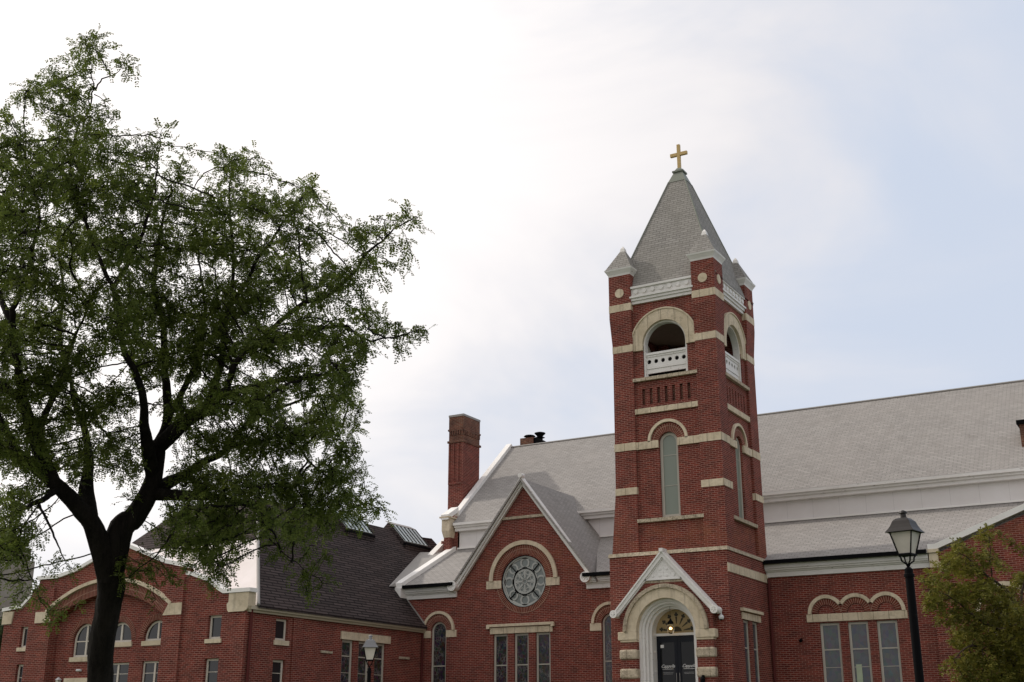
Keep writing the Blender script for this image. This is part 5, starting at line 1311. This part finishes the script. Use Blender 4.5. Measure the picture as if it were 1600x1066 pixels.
def fronds(pos, par, rad, nlimb, seed, per, maxrad, L0, npair, lw, ll, droop=.55, jitter=.06):
    """compound leaves: pairs of small leaflets along a drooping stalk"""
    rng = np.random.default_rng(seed)
    idx = np.array([i for i in range(nlimb, len(pos)) if rad[i] <= maxrad]); 
    idx = np.repeat(idx, per); n = len(idx)
    base = pos[idx] + rng.normal(0, jitter, (n, 3)); dirn = pos[idx] - pos[par[idx]]; dirn /= (np.linalg.norm(dirn, axis=1)[:, None] + 1e-9)
    t = dirn * .6 + rng.normal(0, .65, (n, 3)); t[:, 2] -= droop * .5; t /= np.linalg.norm(t, axis=1)[:, None]
    L = L0 * rng.uniform(.6, 1.15, n)
    g = np.array([0, 0, -1.0])
    side = np.cross(t, g + rng.normal(0, .35, (n, 3))); side /= np.linalg.norm(side, axis=1)[:, None]
    Vs = []; 
    for k in range(npair):
        s = (k + .6) / npair
        c = base + t * (L * s)[:, None] + g * (L * droop * s * s)[:, None]
        tt = t + g * (2 * droop * s); tt /= np.linalg.norm(tt, axis=1)[:, None]
        for sg in (-1, 1):
            a = side * sg * .88 + tt * .45 + rng.normal(0, .22, (n, 3)); a /= np.linalg.norm(a, axis=1)[:, None]
            b = np.cross(a, np.cross(side * sg, tt)) + rng.normal(0, .25, (n, 3)); b -= a * (a * b).sum(1)[:, None]; b /= np.linalg.norm(b, axis=1)[:, None]
            l = ll * (1.05 - .5 * abs(s - .45)) * rng.uniform(.8, 1.2, n); w = lw * rng.uniform(.8, 1.2, n)
            q = np.stack([c, c + a * (l * .5)[:, None] + b * (w * .5)[:, None], c + a * l[:, None], c + a * (l * .5)[:, None] - b * (w * .5)[:, None]], 1)
            Vs.append(q.reshape(-1, 3))
    V = np.concatenate(Vs); F = np.arange(len(V)).reshape(-1, 4); return V, F

gzt = gz(LIMBS[0][0][0], LIMBS[0][0][1])
bx, by, bz = LIMBS[0][0][:3]
TR = thing('locust_tree', 'large honey locust tree with dark forked trunk and feathery green crown filling the left', 'tree', (bx, by, gzt))
LIMBS[0] = [(bx + .0, by, gzt - .1, .33), (bx, by, gzt + .25, .22), (bx, by, (gzt + bz) / 2, .185)] + [(*p[:3], p[3] * .88) for p in LIMBS[0]]
LIMBS[0] = LIMBS[0][:-1] + [(*p[:3], p[3] * .78) for p in LIMBS[1][1:]]; a_ = LIMBS[0][6]; LIMBS[7][0] = (a_[0], a_[1], a_[2] - .1, .17); del LIMBS[1]
for L in LIMBS[1:]:
    k_ = .92 if L[0][3] > .16 else .70
    for i in range(2, len(L)): L[i] = (*L[i][:3], L[i][3] * max(.58, k_ - .06 * (i - 2)))
V, F = limb_mesh(LIMBS, .12)
rb = random.Random(12)
BLOBS = [(x, y, z, r, dn * rb.uniform(.6, 1.25) * (.6 if z > 6.3 else .85 if z > 5.2 else 1.4)) for x, y, z, r, dn in BLOBS]
pos, par, rad, nl = colonize(LIMBS, BLOBS, 5, .08, 1.6, .078, 1000)
V2, F2 = wood(pos, par, rad, nl, LIMBS)
o0 = sum(len(v) for v in V)
mesh_np('trunk', np.concatenate(V + V2), np.array(F + [tuple(i + o0 for i in f) for f in F2]), 'bark', TR, True)
V, F = fronds(pos, par, rad, nl, 8, 2, .0095, .17, 7, .021, .045, .28, .04)
mesh_np('crown', V, F, 'locust', TR)
print('locust nodes', len(pos), 'leaflets', len(F))

RBLOBS = [(x, y, z, r, dn * (.45 if z > 5.0 else 1)) for x, y, z, r, dn in RBLOBS]
RLIMBS = [[(x, y, z, r * .75) for x, y, z, r in L] for L in RLIMBS]
def small_tree(name, label, limbs, blobs, mat, seed, D=.13, per=3, per_vol=150, L0=.14, npair=3, lw=.05, ll=.08, group=None):
    b = limbs[0][0]; T = thing(name, label, 'tree', (b[0], b[1], gz(b[0], b[1])), group)
    limbs[0] = [(b[0], b[1], gz(b[0], b[1]) - .1, b[3] * 1.5), (b[0], b[1], (gz(b[0], b[1]) + b[2]) / 2, b[3] * 1.1)] + list(limbs[0])
    V, F = limb_mesh(limbs, .1)
    pos, par, rad, nl = colonize(limbs, blobs, seed, D, 3.0, D * 1.3, per_vol, rmin=.005)
    V2, F2 = wood(pos, par, rad, nl, limbs); o0 = sum(len(v) for v in V)
    mesh_np('trunk', np.concatenate(V + V2), np.array(F + [tuple(i + o0 for i in f) for f in F2]), 'bark2' if mat == 'maple' else 'bark', T, True)
    V, F = fronds(pos, par, rad, nl, seed + 1, per, .016, L0, npair, lw, ll, .35, .05)
    mesh_np('crown', V, F, mat, T); print(name, len(pos), len(F)); return T
small_tree('small_tree', 'small leafy tree turning yellow in front of the right gabled wall', RLIMBS, RBLOBS, 'maple', 11, per=7, per_vol=420, lw=.042, ll=.07)
# shade tree behind the hall at the far left
rr = random.Random(3)
bb = [(-67.9 + rr.uniform(-2.4, 2.6), 51 + rr.uniform(-2, 2), 3.6 + rr.uniform(-2.5, 3.0), 1.3, 1.0) for _ in range(34)]
small_tree('background_tree', 'dull green leafy tree standing behind the hall at far left', [[(-67.9, 51, 0, .2), (-67.9, 51, 2, .16), (-68.2, 51.2, 5, .07)], [(-67.9, 51, 1.5, .1), (-69.5, 50.6, 4, .05)], [(-67.9, 51, 1.2, .1), (-66.4, 51.4, 3.6, .05)]], bb, 'evergreen', 21, D=.35, per=4, per_vol=26, L0=.4, npair=3, lw=.16, ll=.26)
